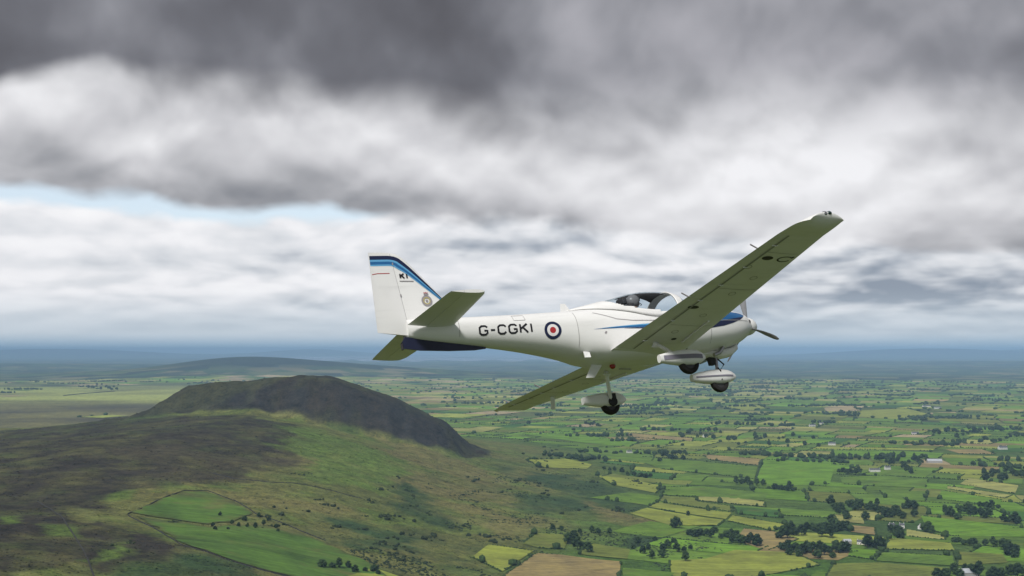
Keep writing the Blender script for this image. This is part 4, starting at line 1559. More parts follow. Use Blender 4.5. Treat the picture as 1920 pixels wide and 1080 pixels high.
def foil_loop(c0, c1, t, camber=0.0, n=18):
    """closed loop of (chord fraction, height) between c0 and c1, upper then lower"""
    cs = [c0 + (c1 - c0) * 0.5 * (1 - math.cos(math.pi * i / n)) for i in range(n + 1)]
    cam = lambda c: camber * 4 * c * (1 - c)
    up = [(c, cam(c) + foil(c, t)) for c in cs]
    lo = [(c, cam(c) - foil(c, t) * 0.92) for c in cs]
    return up[::-1] + (lo[1:] if c0 <= 1e-6 else lo)


def loft(sections, cap=True):
    V, F = [], []
    n = len(sections[0])
    for s in sections: V += s
    for i in range(len(sections) - 1):
        for k in range(n):
            F.append((i * n + k, i * n + (k + 1) % n, (i + 1) * n + (k + 1) % n, (i + 1) * n + k))
    if cap:
        F.append(tuple(range(n))); F.append(tuple((len(sections) - 1) * n + k for k in range(n)))
    return V, F


W_SPAN = 5.0
def wing_le(y): return -1.95 - 0.330 * (y / W_SPAN)
def wing_te(y): return -3.52 + 0.475 * (y / W_SPAN)
def wing_z(y): return -0.545 + 0.093 * y
W_T, W_CAM, HINGE = 0.135, 0.018, 0.755


def wing_sec(y, side, c0=0.0, c1=1.0, t=None):
    le, te, z = wing_le(y), wing_te(y), wing_z(y)
    ch = le - te
    return [(le - c * ch, side * y, z + h * ch) for c, h in foil_loop(c0, c1, t or W_T, W_CAM)]


def wing_low(x, y):
    ay = abs(y); le, te = wing_le(ay), wing_te(ay); ch = le - te
    c = min(1, max(0, (le - x) / ch))
    return wing_z(ay) + (W_CAM * 4 * c * (1 - c) - foil(c, W_T) * 0.92) * ch


def build_wing(side):
    root = 0.30
    V, F = loft([wing_sec(y, side, 0, HINGE) for y in np.linspace(root, 4.62, 24)])
    w = part('wing', V, F, P_WHITE, sharp=35)
    V, F = loft([wing_sec(y, side, HINGE + 0.006, 1.0) for y in np.linspace(0.55, 2.55, 10)])
    part('flap', V, F, P_WHITE2, w, sharp=50)
    V, F = loft([wing_sec(y, side, HINGE - 0.0, 1.0) for y in (0.30, 0.54)])
    part('wing_root', V, F, P_WHITE, w, sharp=50)
    V, F = loft([wing_sec(y, side, HINGE + 0.006, 1.0) for y in np.linspace(2.556, 4.618, 10)])
    part('aileron', V, F, P_WHITE2, w, sharp=50)
    # tip: the underside sweeps up to the top skin in a rounded end, the rear corner cut back
    S = []
    for i in range(16):
        if i < 5:
            y = 4.622 + 0.21 * i / 4.0; b_ = 0.0
        else:
            ph = math.pi / 2 * (i - 4) / 11.0
            y = 4.832 + 0.28 * math.sin(ph); b_ = 1 - math.cos(ph)
        le, te, z = wing_le(y), wing_te(y), wing_z(y) - 0.03 * max(0, (y - 4.622) / .49)
        k = max(0.0, (y - 4.80) / 0.312)
        te += 0.15 * k ** 4
        ch = le - te
        sec = []
        for c, h in foil_loop(0, 1.0, W_T, W_CAM):
            up = (foil(c, W_T) + W_CAM * 4 * c * (1 - c)) * ch
            lift = 0.10 * k ** 1.4 * math.sin(math.pi * min(1, c)) ** 0.8
            zz = h * ch + (lift if h > 0 else 0)
            zz = zz * (1 - b_) + (up * 0.80 + lift * 0.85) * b_
            sec.append((le - c * ch, side * y, z + zz))
        S.append(sec)
    V, F = loft(S)
    tip = part('wing_tip', V, F, P_WHITE, w, sharp=60)
    # navigation light on the tip, its clear base and dark lens
    yt = 5.09; xc = wing_le(5) - 0.28; zc = wing_z(5) + 0.095
    V, F = ellipsoid(xc + 0.05, side * yt, zc, 0.045, 0.04, 0.030)
    part('navigation_light', V, F, P_GREENLENS, tip)
    V, F = ellipsoid(xc - 0.02, side * (yt - .005), zc - .006, 0.055, 0.03, 0.036)
    part('strobe_light', V, F, P_METAL, tip)
    # hinge brackets standing out of the trailing edge
    for y in (2.52, 4.15):
        x = wing_te(y) + 0.04
        V, F = tube([(x, side * y, wing_z(y)), (x - 0.13, side * y, wing_z(y) + 0.07)], 0.011, 6)
        part('static_wick', V, F, P_GREY, w)
    return w


def ellipsoid(cx, cy, cz, rx, ry, rz, n=14, m=9):
    V, F = [], []
    for i in range(m + 1):
        a = math.pi * i / m
        for j in range(n):
            b = 2 * math.pi * j / n
            V.append((cx + rx * math.cos(a), cy + ry * math.sin(a) * math.cos(b), cz + rz * math.sin(a) * math.sin(b)))
    for i in range(m):
        for j in range(n):
            F.append((i * n + j, i * n + (j + 1) % n, (i + 1) * n + (j + 1) % n, (i + 1) * n + j))
    return V, F


def tube(path, r, n=10, caps=True):
    V, F = [], []
    P = [Vector(p) for p in path]
    rr = r if isinstance(r, (list, tuple)) else [r] * len(P)
    for i, p in enumerate(P):
        d = (P[min(i + 1, len(P) - 1)] - P[max(i - 1, 0)]).normalized()
        u = d.cross(Vector((0, 0, 1)) if abs(d.z) < 0.9 else Vector((1, 0, 0))).normalized(); w = d.cross(u)
        for k in range(n):
            a = 2 * math.pi * k / n
            V.append(tuple(p + (u * math.cos(a) + w * math.sin(a)) * rr[i]))
    for i in range(len(P) - 1):
        for k in range(n):
            F.append((i * n + k, i * n + (k + 1) % n, (i + 1) * n + (k + 1) % n, (i + 1) * n + k))
    if caps:
        F.append(tuple(range(n))); F.append(tuple((len(P) - 1) * n + k for k in range(n)))
    return V, F


WING_S = build_wing(-1)
WING_P = build_wing(1)
tag(WING_S, 'raised near wing, its underside towards the viewer')
tag(WING_P, 'lowered far wing seen under the fuselage')


def under_patch(cx, cy, rx, ry, mat, name, parent, ring=None, gap=None):
    """flat mark lying on the underside of a wing"""
    V, F = [], []
    n = 28
    if ring is None:
        V.append((cx, cy, wing_low(cx, cy) - .004))
        for k in range(n):
            a = 2 * math.pi * k / n
            x, y = cx + rx * math.cos(a), cy + ry * math.sin(a)
            V.append((x, y, wing_low(x, y) - .004))
        F = [(0, 1 + k, 1 + (k + 1) % n) for k in range(n)]
    else:
        a0, a1 = gap or (0, 2 * math.pi)
        for k in range(n + 1):
            a = a0 + (a1 - a0) * k / n
            for s in (1, 1 - ring):
                x, y = cx + rx * s * math.cos(a), cy + ry * s * math.sin(a)
                V.append((x, y, wing_low(x, y) - .004))
        F = [(2 * k, 2 * k + 1, 2 * k + 3, 2 * k + 2) for k in range(n)]
    return part(name, V, F, mat, parent, smooth=False)


under_patch(-2.77, -3.93, 0.095, 0.060, P_BLACK, 'drain_port', WING_S)
under_patch(-2.46, -3.93, 0.135, 0.085, P_BLACK, 'panel_ring', WING_S, 0.24, (0.5, 5.6))
under_patch(-2.35, -3.985, 0.030, 0.030, P_BLACK, 'panel_latch', WING_S)
under_patch(-2.97, -2.21, 0.100, 0.055, P_BLACK, 'drain_port', WING_S)
under_patch(-2.60, -1.02, 0.05, 0.04, P_DARK, 'drain_port', WING_S)
# white strip added for the sky glint along each wing's leading edge
for side, w in ((-1, WING_S), (1, WING_P)):
    V, F = tube([(wing_le(y) - .36 + 0.05 * (y - .9), side * y, wing_low(wing_le(y) - .36 + 0.05 * (y - .9), y) - .012) for y in np.linspace(0.92, 1.75, 8)], 0.018, 6)
    part('sky_glint_strip', V, F, P_WHITE, w)
# pitot mast under the far wing
V, F = loft([[(x, 3.42 + dy, z) for x, dy in ((-2.46 - s, 0), (-2.50 - s, .012), (-2.56 - s, 0), (-2.50 - s, -.012))] for z, s in ((-0.27, 0), (-0.52, 0.04))])
part('pitot_mast', V, F, P_WHITE, WING_P)

# --- tail
def stab(side):
    def sec(y, c0, c1):
        t = y / 1.714
        le = -6.10 - 0.155 * t; te = -6.93 + 0.08 * t
        if y > 1.6: le -= (y - 1.6) * 0.35; te += (y - 1.6) * 0.1
        ch = le - te
        return [(le - c * ch, side * y, 0.09 + h * ch) for c, h in foil_loop(c0, c1, 0.10, 0)]
    V, F = loft([sec(y, 0, 0.60) for y in np.concatenate([np.linspace(0.04, 1.6, 8), [1.66, 1.714]])])
    s = part('tailplane', V, F, P_WHITE, sharp=35)
    V, F = loft([sec(y, 0.612, 1.0) for y in np.concatenate([np.linspace(0.16, 1.6, 8), [1.66, 1.714]])])
    part('elevator', V, F, P_WHITE2, s, sharp=50)


stab(-1); stab(1)


def fin_le(z):
    return float(np.interp(z, [-.1, .30, .67, 1.00, 1.15, 1.24, 1.30, 1.335, 1.352, 1.36], [-5.70, -5.95, -6.255, -6.535, -6.665, -6.75, -6.82, -6.89, -6.95, -7.02]))


def fin_te(z): return -7.371 + 0.010 * z
def fin_hinge(z): return -6.838 - 0.117 * z
def fin_y(x, z):
    le, te = fin_le(z), fin_te(z)
    c = min(1, max(0, (le - x) / (le - te)))
    return foil(c, 0.085) * min(1.25, le - te)


def build_fin():
    def sec(z, a, b, n=18):
        le, te = fin_le(z), fin_te(z); ch = le - te
        c0 = 0 if a is None else (le - a) / ch; c1 = 1.0 if b is None else (le - b) / ch
        pts = foil_loop(max(0, c0), c1, 0.085, 0, n)
        return [(le - c * ch, h * min(1.25, ch), z) for c, h in pts]
    zs = [0.10, .2, .3, .45, .6, .75, .9, 1.0, 1.1, 1.18, 1.24, 1.28, 1.31, 1.335, 1.352]
    V, F = loft([sec(z, None, fin_hinge(z)) for z in zs])
    f = part('fin', V, F, P_WHITE, sharp=50)
    # rudder: lower edge slants up to the rear
    S = []
    for i in range(18):
        u = i / 17.0
        sec_ = []
        zt = 1.36
        for c, h in foil_loop(0.0, 1.0, 0.085, 0, 12):
            pass
        n = 12
        cs = [0.5 * (1 - math.cos(math.pi * k / n)) for k in range(n + 1)]
        def pt(c, sgn):
            zb = -0.045 + 0.065 * c
            z = zb + (zt - zb) * u
            x = fin_hinge(z) - 0.008 + (fin_te(z) - fin_hinge(z) + 0.008) * c
            y = max(fin_y(x, max(z, .3)), 0.004) * (0.55 + 0.45 * min(1, (z + .05) / .25) if z < .2 else 1)
            return (x, sgn * y, z)
        sec_ = [pt(c, 1) for c in cs[::-1]] + [pt(c, -1) for c in cs]
        S.append(sec_)
    V, F = loft(S)
    r = part('rudder', V, F, P_WHITE2, sharp=50)
    return f, r


FIN, RUDDER = build_fin()
# navy ventral strake
V, F = [], []
for x, zt, zb, w in ((-5.55, -.262, -.285, .010), (-5.75, -.225, -.305, .022), (-6.2, -.165, -.305, .026), (-6.7, -.10, -.285, .026), (-6.93, -.06, -.255, .020), (-7.00, -.16, -.25, .012)):
    V += [(x, -w, zt), (x, w, zt), (x, w * .6, zb), (x, -w * .6, zb)]
n = 6
F = [(4 * i + k, 4 * i + (k + 1) % 4, 4 * i + 4 + (k + 1) % 4, 4 * i + 4 + k) for i in range(n - 1) for k in range(4)] + [(0, 1, 2, 3), (4 * n - 4, 4 * n - 3, 4 * n - 2, 4 * n - 1)]
part('ventral_strake', V, F, P_STRAKE, smooth=False)
V, F = tube([(-6.93, 0, -.05), (-7.0, 0, -.18), (-6.99, 0, -.27)], 0.022, 8)
part('tail_bumper', V, F, P_DARK)


# --- marks on the fin: bands follow the top and the leading edge
def outline_fin():
    P = [(fin_te(1.36), 1.36), (-7.2, 1.36), (-7.05, 1.36), (-7.0, 1.357)]
    for z in (1.345, 1.325, 1.30, 1.27, 1.23, 1.18, 1.12, 1.05, .97, .88, .80, .72, .64, .58):
        P.append((fin_le(z), z))
    return P


def fin_band(d0, d1, mat, name, tail_taper=0.0, lift=0.003):
    P = outline_fin()
    for side in (-1, 1):
        V, F = [], []
        L = len(P)
        for i, (x, z) in enumerate(P):
            a = P[max(0, i - 1)]; b = P[min(L - 1, i + 1)]
            tx, tz = b[0] - a[0], b[1] - a[1]; l = math.hypot(tx, tz); nx, nz = -tz / l, tx / l
            if nz > 0 or (abs(nz) < 1e-6 and nx > 0): nx, nz = -nx, -nz
            t = i / (L - 1)
            k = 1 - tail_taper * max(0, (t - 0.45) / 0.55)
            m = 4
            for j in range(m + 1):
                d = (d0 + (d1 - d0) * j / m) * k
                X, Z = x + nx * d, z + nz * d
                V.append((X, side * (fin_y(X, min(Z, 1.35)) + lift), Z))
        for i in range(L - 1):
            for j in range(m):
                F.append((i * (m + 1) + j, i * (m + 1) + j + 1, (i + 1) * (m + 1) + j + 1, (i + 1) * (m + 1) + j))
        part(name, V, F, mat, FIN, smooth=True)


fin_band(0.058, 0.125, P_NAVY, 'navy_band', 0.72)
fin_band(0.125, 0.158, P_SKY, 'light_blue_band', 0.72)
fin_band(0.158, 0.208, P_BLUE, 'blue_band', 0.72)
fin_band(0.208, 0.232, P_SKY, 'light_blue_band', 0.72)


def disc_on(fn, cx, cz, r0, r1, side, mat, name, parent, lift, n=36, sq=1.0):
    V, F = [], []
    m = 3
    for k in range(n):
        a = 2 * math.pi * k / n
        for j in range(m + 1):
            r = r0 + (r1 - r0) * j / m
            x, z = cx + r * math.cos(a) * sq, cz + r * math.sin(a)
            V.append((x, side * (fn(x, z) + lift), z))
    for k in range(n):
        for j in range(m):
            F.append((k * (m + 1) + j, k * (m + 1) + j + 1, ((k + 1) % n) * (m + 1) + j + 1, ((k + 1) % n) * (m + 1) + j))
    return part(name, V, F, mat, parent, smooth=True)


def stroke_on(fn, pts, w, side, mat, name, parent, lift, seg=0.02):
    """strip of constant width along a polyline on a side surface; pts (x, z)"""
    P = []
    for (a, b) in zip(pts[:-1], pts[1:]):
        n = max(1, int(math.hypot(b[0] - a[0], b[1] - a[1]) / seg))
        P += [(a[0] + (b[0] - a[0]) * i / n, a[1] + (b[1] - a[1]) * i / n) for i in range(n)]
    P.append(pts[-1])
    V, F = [], []
    for i, (x, z) in enumerate(P):
        a = P[max(0, i - 1)]; b = P[min(len(P) - 1, i + 1)]
        tx, tz = b[0] - a[0], b[1] - a[1]; l = math.hypot(tx, tz) + 1e-9
        nx, nz = -tz / l, tx / l
        for s in (-.5, 0, .5):
            X, Z = x + nx * w * s, z + nz * w * s
            V.append((X, side * (fn(X, Z) + lift), Z))
    for i in range(len(P) - 1):
        for j in range(2):
            F.append((3 * i + j, 3 * i + j + 1, 3 * i + j + 4, 3 * i + j + 3))
    return part(name, V, F, mat, parent, smooth=True)


FUS = [c for c in AIR.children if c.name.startswith('fuselage')][0]
GLYPH = {
    'G': [[(.95, .82), (.72, 1.0), (.28, 1.0), (.05, .80), (.05, .20), (.28, 0), (.72, 0), (.95, .18), (.95, .45), (.58, .45)]],
    'C': [[(.95, .80), (.72, 1.0), (.28, 1.0), (.05, .80), (.05, .20), (.28, 0), (.72, 0), (.95, .20)]],
    'K': [[(.1, 0), (.1, 1)], [(.92, 1.02), (.16, .46)], [(.38, .60), (.95, -.02)]],
    'I': [[(.3, 0), (.3, 1)]],
    '-': [[(.1, .48), (.9, .48)]],
    'X': [[(.05, 0), (.95, 1)], [(.05, 1), (.95, 0)]],
}


def lettering(fn, text, x0, z0, h, w, gap, th, side, mat, name, parent, slant=0.0):
    x = x0
    for ch in text:
        cw = w * {'I': .45, '-': .62}.get(ch, 1.0)
        k = 0
        for poly in GLYPH[ch]:
            pts = [(x + cw * u + slant * v * h if side < 0 else x - cw * u - slant * v * h, z0 + h * v) for u, v in poly]
            stroke_on(fn, pts, th, side, mat, name, parent, 0.004 + 0.0012 * k, 0.02); k += 1
        x = x + (cw + gap) * (1 if side < 0 else -1)


for side in (-1, 1):
    x0 = -5.72 if side < 0 else -4.78
    lettering(fus_y, 'G-CGKI', x0, -0.112, 0.140, 0.146, 0.040, 0.031, side, P_BLACK, 'registration_letter', FUS)
    # roundel
    disc_on(fus_y, -4.46, -0.105, 0.100, 0.148, side, P_NAVY, 'roundel_blue', FUS, 0.004)
    disc_on(fus_y, -4.46, -0.105, 0.053, 0.100, side, P_ROUND_W, 'roundel_white', FUS, 0.004)
    disc_on(fus_y, -4.46, -0.105, 0.0005, 0.053, side, P_RED, 'roundel_red', FUS, 0.004)


def band_on(fn, tab, mat, name, parent, side, lift=0.004, m=6, n=60):
    T = np.array(tab); V, F = [], []
    xs = np.linspace(T[0, 0], T[-1, 0], n)
    o = np.argsort(T[:, 0])
    for x in xs:
        zt = np.interp(x, T[o, 0], T[o, 1]); zb = np.interp(x, T[o, 0], T[o, 2])
        for j in range(m + 1):
            z = zt + (zb - zt) * j / m
            V.append((x, side * (fn(x, z) + lift), z))
    for i in range(n - 1):
        for j in range(m):
            F.append((i * (m + 1) + j, i * (m + 1) + j + 1, (i + 1) * (m + 1) + j + 1, (i + 1) * (m + 1) + j))
    part(name, V, F, mat, parent, smooth=True)


for side in (-1, 1):
    band_on(fus_y, [(-0.44, .132, .128), (-0.50, .165, .09), (-.62, .175, .065), (-.85, .165, .02), (-1.1, .13, -.03), (-1.5, .03, -.09), (-2.0, -.06, -.125), (-2.76, -.105, -.145), (-3.4, -.125, -.145), (-3.75, -.137, -.139)], P_BLUE, 'blue_cheat_line', FUS, side)
    band_on(fus_y, [(-0.50, .09, .086), (-.62, .065, .02), (-.85, .02, -.06), (-1.1, -.03, -.125), (-1.5, -.09, -.185), (-1.9, -.118, -.185), (-2.4, -.14, -.178), (-2.9, -.15, -.166), (-3.2, -.153, -.155)], P_NAVY, 'navy_cheat_line', FUS, side)
    band_on(fus_y, [(-2.2, -.05, -.07), (-2.76, -.085, -.105), (-3.3, -.112, -.125), (-3.6, -.128, -.131)], P_SKY, 'light_blue_line', FUS, side, 0.003)
    # faint seam of the sliding canopy
    stroke_on(fus_y, [(-3.68, .17), (-3.5, .10), (-3.3, .02), (-3.0, -.02), (-2.5, -.03)], 0.010, side, P_GREY, 'canopy_rail', FUS, 0.005)
    stroke_on(fus_y, [(-3.56, -.225), (-3.53, -.19)], 0.03, side, P_GREY, 'static_port', FUS, 0.005)
    # fin code, crest and small marks
    x0 = -6.885 if side < 0 else -6.70
    lettering(fin_y, 'KI', x0, .915, 0.075, 0.075, 0.035, 0.026, side, P_BLACK, 'fin_code_letter', FIN)
    stroke_on(fin_y, [(-6.90, .865), (-6.66, .862)], 0.014, side, P_GREY, 'fin_code_underline', FIN, 0.004)
    disc_on(fin_y, -6.485, .525, 0.062, 0.092, side, P_GREY, 'crest_wreath', FIN, 0.004)
    disc_on(fin_y, -6.485, .525, 0.0005, 0.022, side, P_GREY, 'crest_centre', FIN, 0.004)
    disc_on(fin_y, -6.485, .525, 0.046, 0.062, side, P_GOLD, 'crest_ring', FIN, 0.004)
    stroke_on(fin_y, [(-6.525, .640), (-6.445, .640)], 0.030, side, P_GREY, 'crest_crown', FIN, 0.004)
    stroke_on(fin_y, [(-6.52, .668), (-6.50, .655), (-6.485, .672), (-6.47, .655), (-6.45, .668)], 0.012, side, P_RED, 'crest_crown', FIN, 0.005)
    stroke_on(fin_y, [(-7.34, .985), (-7.25, 1.0), (-7.05, 1.0)], 0.011, side, P_RED, 'rudder_warning_line', RUDDER, 0.004)
    for z in (1.16, .62):
        stroke_on(fin_y, [(fin_hinge(z) - .005, z - .02), (fin_hinge(z) - .005, z + .02)], 0.022, side, P_GREY, 'rudder_hinge', FIN, 0.008)

# --- seams, hatches and wear
def ring_seam(x, name, side, z0, z1):
    stroke_on(fus_y, [(x, z0 + (z1 - z0) * i / 10) for i in range(11)], 0.009, side, P_SEAM, name, FUS, 0.0045, 0.04)


P_SEAM = simple_mat('panel_seam', (0.36, 0.355, 0.35), 0.7)
P_GAP = simple_mat('control_gap_shade', (0.36, 0.36, 0.35), 0.8)
P_SOOT = simple_mat('soot_stain', (0.38, 0.365, 0.34), 0.8, noise=0.25, scale=5)
for side in (-1, 1):
    ring_seam(-1.42, 'cowling_seam', side, .28, -.42)
    ring_seam(-4.02, 'fuselage_seam', side, .25, -.40)
    ring_seam(-6.05, 'tail_seam', side, .20, -.12)
    stroke_on(fus_y, [(-0.40, .02), (-0.9, -.01), (-1.42, -.04)], 0.009, side, P_SEAM, 'cowling_seam', FUS, 0.0052)
    stroke_on(fus_y, [(-4.9, .10), (-5.1, .10), (-5.1, .20), (-4.9, .20), (-4.9, .10)], 0.008, side, P_SEAM, 'hatch_seam', FUS, 0.0045)
    stroke_on(fus_y, [(-1.75, -.30), (-2.0, -.33), (-2.3, -.345), (-2.6, -.35)], 0.03, side, P_SOOT, 'exhaust_soot', FUS, 0.004)
for side, w in ((-1, WING_S), (1, WING_P)):
    for y, nm in ((1.55, 'rib_seam'), (2.9, 'rib_seam'), (4.1, 'rib_seam')):
        V, F = [], []
        for i in range(13):
            x = wing_le(y) - .12 - (wing_le(y) - wing_te(y)) * (.62 * i / 12)
            for d in (-.005, .005):
                V.append((x, side * (y + d), wing_low(x, y) - .003))
        part(nm, V, [(2 * i, 2 * i + 1, 2 * i + 3, 2 * i + 2) for i in range(12)], P_SEAM, w, smooth=False)
    for cx, cy in ((-2.62, 1.95), (-2.60, 2.75), (-2.58, 3.3), (-2.9, 3.62), (-2.75, 1.3)):
        under_patch(cx, side * cy, .06, .06, P_SEAM, 'inspection_cover', w, 0.16)
    for y in (0.9, 1.7, 2.45, 3.0, 3.6, 4.3):
        xh = wing_le(y) - (wing_le(y) - wing_te(y)) * HINGE
        V, F = ellipsoid(xh, side * y, wing_low(xh, y) - .004, .055, .009, .012, 8, 6)
        part('hinge_fairing', V, F, P_WHITE2, w)
    # dark line of the control-surface gap
    V, F = [], []
    for i in range(41):
        y = 0.56 + 4.05 * i / 40
        xh = wing_le(y) - (wing_le(y) - wing_te(y)) * HINGE
        for d in (-.020, .012):
            V.append((xh + d, side * y, wing_low(xh + d, y) - .006))
    part('control_gap', V, [(2 * i, 2 * i + 1, 2 * i + 3, 2 * i + 2) for i in range(40)], P_GAP, w, smooth=False)

# --- nose: spinner, propeller, chin scoop, exhaust
def spinner():
    V, F = [], []
    n = 28
    prof = [(-0.268, .150), (-0.265, .168), (-.22, .166), (-.17, .158), (-.12, .140), (-.07, .108), (-.035, .075), (-.012, .042), (-.002, .016), (0, .0015)]
    for x, r in prof:
        for k in range(n):
            a = 2 * math.pi * k / n; V.append((x, r * math.cos(a), r * math.sin(a)))
    for i in range(len(prof) - 1):
        for k in range(n): F.append((i * n + k, i * n + (k + 1) % n, (i + 1) * n + (k + 1) % n, (i + 1) * n + k))
    F.append(tuple(range(n)))
    return part('spinner', V, F, P_WHITE)


SP = spinner()
for i in range(3):
    th = math.radians(92 + 120 * i)
    S = []
    for r in np.linspace(0.13, 0.90, 14):
        t = (r - .13) / .77
        ch = float(np.interp(t, [0, .12, .45, .8, .95, 1], [.05, .07, .125, .105, .07, .02])); tk = float(np.interp(t, [0, .15, 1], [.045, .026, .006]))
        pit = math.radians(float(np.interp(t, [0, 1], [62, 20])))
        sec = []
        for k in range(12):
            a = 2 * math.pi * k / 12
            u, v = ch / 2 * math.cos(a), tk / 2 * math.sin(a)
            xx = u * math.sin(pit) + v * math.cos(pit); ww = u * math.cos(pit) - v * math.sin(pit)
            sec.append((-.195 + xx, -ww * math.sin(th) + r * math.cos(th), ww * math.cos(th) + r * math.sin(th)))
        S.append(sec)
    V, F = loft(S)
    part('propeller_blade', V, F, P_BLADE)
# chin scoop under the cowling
S = []
for x, w, zt, zb in ((-0.60, .10, -.36, -.44), (-0.62, .13, -.34, -.47), (-.75, .15, -.40, -.555), (-.95, .155, -.43, -.585), (-1.2, .13, -.44, -.565), (-1.42, .07, -.47, -.53)):
    S.append([(x, w * math.copysign(abs(math.cos(a)) ** .7, math.cos(a)), (zt + zb) / 2 + (zt - zb) / 2 * math.copysign(abs(math.sin(a)) ** .7, math.sin(a))) for a in [2 * math.pi * k / 20 for k in range(20)]])
V, F = loft(S)
part('chin_scoop', V, F, P_WHITE)
V, F = ellipsoid(-.60, 0, -.40, .018, .085, .035)
part('scoop_intake', V, F, P_DARK)
for side in (-1, 1):
    V, F = ellipsoid(-.30, side * .185, .03, .025, .055, .045)
    part('cooling_intake', V, F, P_DARK)
    V, F = tube([(-1.02, side * .22, -.44), (-1.12, side * .225, -.54), (-1.25, side * .225, -.58)], .034, 10)
    part('exhaust_pipe', V, F, P_METAL)
V, F = loft([[(-1.10, .05, -.46), (-1.10, -.05, -.46), (-1.24, -.05, -.46), (-1.24, .05, -.46)], [(-1.12, .04, -.70), (-1.12, -.04, -.70), (-1.21, -.04, -.70), (-1.21, .04, -.70)]])
part('nose_bay_block', V, F, P_DARK, smooth=False)  # dark block in place of the dark opening behind the nose leg

# --- undercarriage
def wheel(cx, cy, cz, r, w, parent):
    prof = [(r * .58, -w * .42), (r * .80, -w * .5), (r * .94, -w * .40), (r, -w * .18), (r, w * .18), (r * .94, w * .40), (r * .80, w * .5), (r * .58, w * .42)]
    n = 30; V, F = [], []
    for k in range(n):
        a = 2 * math.pi * k / n
        for (q, y) in prof: V.append((cx + q * math.cos(a), cy + y, cz + q * math.sin(a)))
    m = len(prof)
    for k in range(n):
        for j in range(m):
            F.append((k * m + j, k * m + (j + 1) % m, ((k + 1) % n) * m + (j + 1) % m, ((k + 1) % n) * m + j))
    o = part('tyre', V, F, P_RUBBER, parent)
    V, F = [], []
    for k in range(n):
        a = 2 * math.pi * k / n
        for q, y in ((r * .06, -w * .35), (r * .57, -w * .30), (r * .57, w * .30), (r * .06, w * .35)): V.append((cx + q * math.cos(a), cy + y, cz + q * math.sin(a)))
    for k in range(n):
        for j in range(4): F.append((k * 4 + j, k * 4 + (j + 1) % 4, ((k + 1) % n) * 4 + (j + 1) % 4, ((k + 1) % n) * 4 + j))
    part('rim', V, F, P_DARKRIM, parent)


def spat(x_front, x_rear, cy, z_mid, hh, hw, parent, name='wheel_fairing', stripe=None):
    """teardrop fairing: blunt nose, tapering tail, flat open bottom"""
    L = x_front - x_rear
    S = []
    for t in (0.0, .015, .05, .11, .2, .32, .45, .6, .75, .88, .96, 1.0):
        k = (math.sin(min(1, t / .34) * math.pi / 2) ** .62) if t < .34 else 1 - ((t - .34) / .66) ** 1.8 * .52
        k = max(.02, k)
        x = x_front - L * t
        zc = z_mid + 0.018 * (t - .3) * 0
        sec = []
        for j in range(24):
            a = 2 * math.pi * j / 24
            c, s = math.cos(a), math.sin(a)
            e = .75
            z = zc + hh * k * math.copysign(abs(s) ** e, s) * (1.0 if s > 0 else .92)
            sec.append((x, cy + hw * k * math.copysign(abs(c) ** e, c), z))
        S.append(sec)
    V, F = loft(S)
    o = part(name, V, F, P_WHITE, parent)
    if stripe:
        for side in ((-1, 1) if cy == 0 else (math.copysign(1, cy),)):
            V, F = [], []
            xs = np.linspace(x_front - L * .12, x_rear + L * .06, 16)
            for x in xs:
                t = (x_front - x) / L
                k = (math.sin(min(1, t / .34) * math.pi / 2) ** .62) if t < .34 else 1 - ((t - .34) / .66) ** 1.8 * .52
                for dz in (-stripe, stripe):
                    zz = dz
                    yy = hw * k * (1 - min(.99, abs(zz + .0) / (hh * k * (.92 if zz < 0 else 1))) ** 2.67) ** .375
                    V.append((x, cy + side * (yy + .006), z_mid + zz))
            F = [(2 * i, 2 * i + 1, 2 * i + 3, 2 * i + 2) for i in range(15)]
            part('grey_stripe', V, F, P_GREY2, o)
    return o


P_DARKRIM = simple_mat('dark_wheel_rim', (0.06, 0.06, 0.062), 0.5, metal=0.4)
P_GREY2 = simple_mat('grey_blue_stripe', (0.20, 0.19, 0.24), 0.5)


def gear_empty(name):
    e = bpy.data.objects.new(name, None); COL.objects.link(e); e.parent = AIR
    return e


for side in (-1, 1):
    x, y, z, r = -2.60, side * 1.28, -1.005, 0.185
    V, F = tube([(-2.86, side * .80, -.52), (-2.80, side * .90, -.60), (-2.70, side * 1.06, -.78), (-2.62, side * 1.185, -.96)], [.040, .036, .032, .030], 10)
    leg = part('main_gear_leg', V, F, P_WHITE)
    V, F = ellipsoid(-2.85, side * .81, -.575, .075, .045, .03)
    part('leg_root_fairing', V, F, P_WHITE, leg)
    spat(-2.24, -3.15, y, -.920, .140, .112, leg, stripe=.036)
    wheel(x, y, z, r, .125, leg)
    V, F = tube([(x, side * 1.14, z + .03), (x, side * 1.175, z + .03)], .085, 20)
    part('brake_disc', V, F, P_DARK, leg)
    V, F = bxv(x - .04, x + .06, min(side * 1.125, side * 1.17), max(side * 1.125, side * 1.17), z + .05, z + .17)
    part('brake_caliper', V, F, P_DARK, leg, smooth=False)
V, F = tube([(-1.05, 0, -.42), (-1.06, 0, -.62), (-1.08, 0, -.80)], [.038, .034, .030], 10)
NG = part('nose_gear_leg', V, F, P_METAL)
V, F = tube([(-1.04, -.03, -.60), (-.93, -.03, -.70), (-1.05, -.03, -.82)], .014, 8)
part('torque_link', V, F, P_DARK, NG)
for s in (-1, 1):
    V, F = tube([(-1.07, s * .02, -.76), (-1.08, s * .085, -.82), (-1.09, s * .088, -1.0)], .018, 8)
    part('nose_fork', V, F, P_DARK, NG)
spat(-.70, -1.66, 0, -.922, .138, .110, NG, stripe=.014)
wheel(-1.09, 0, -1.015, .180, .115, NG)

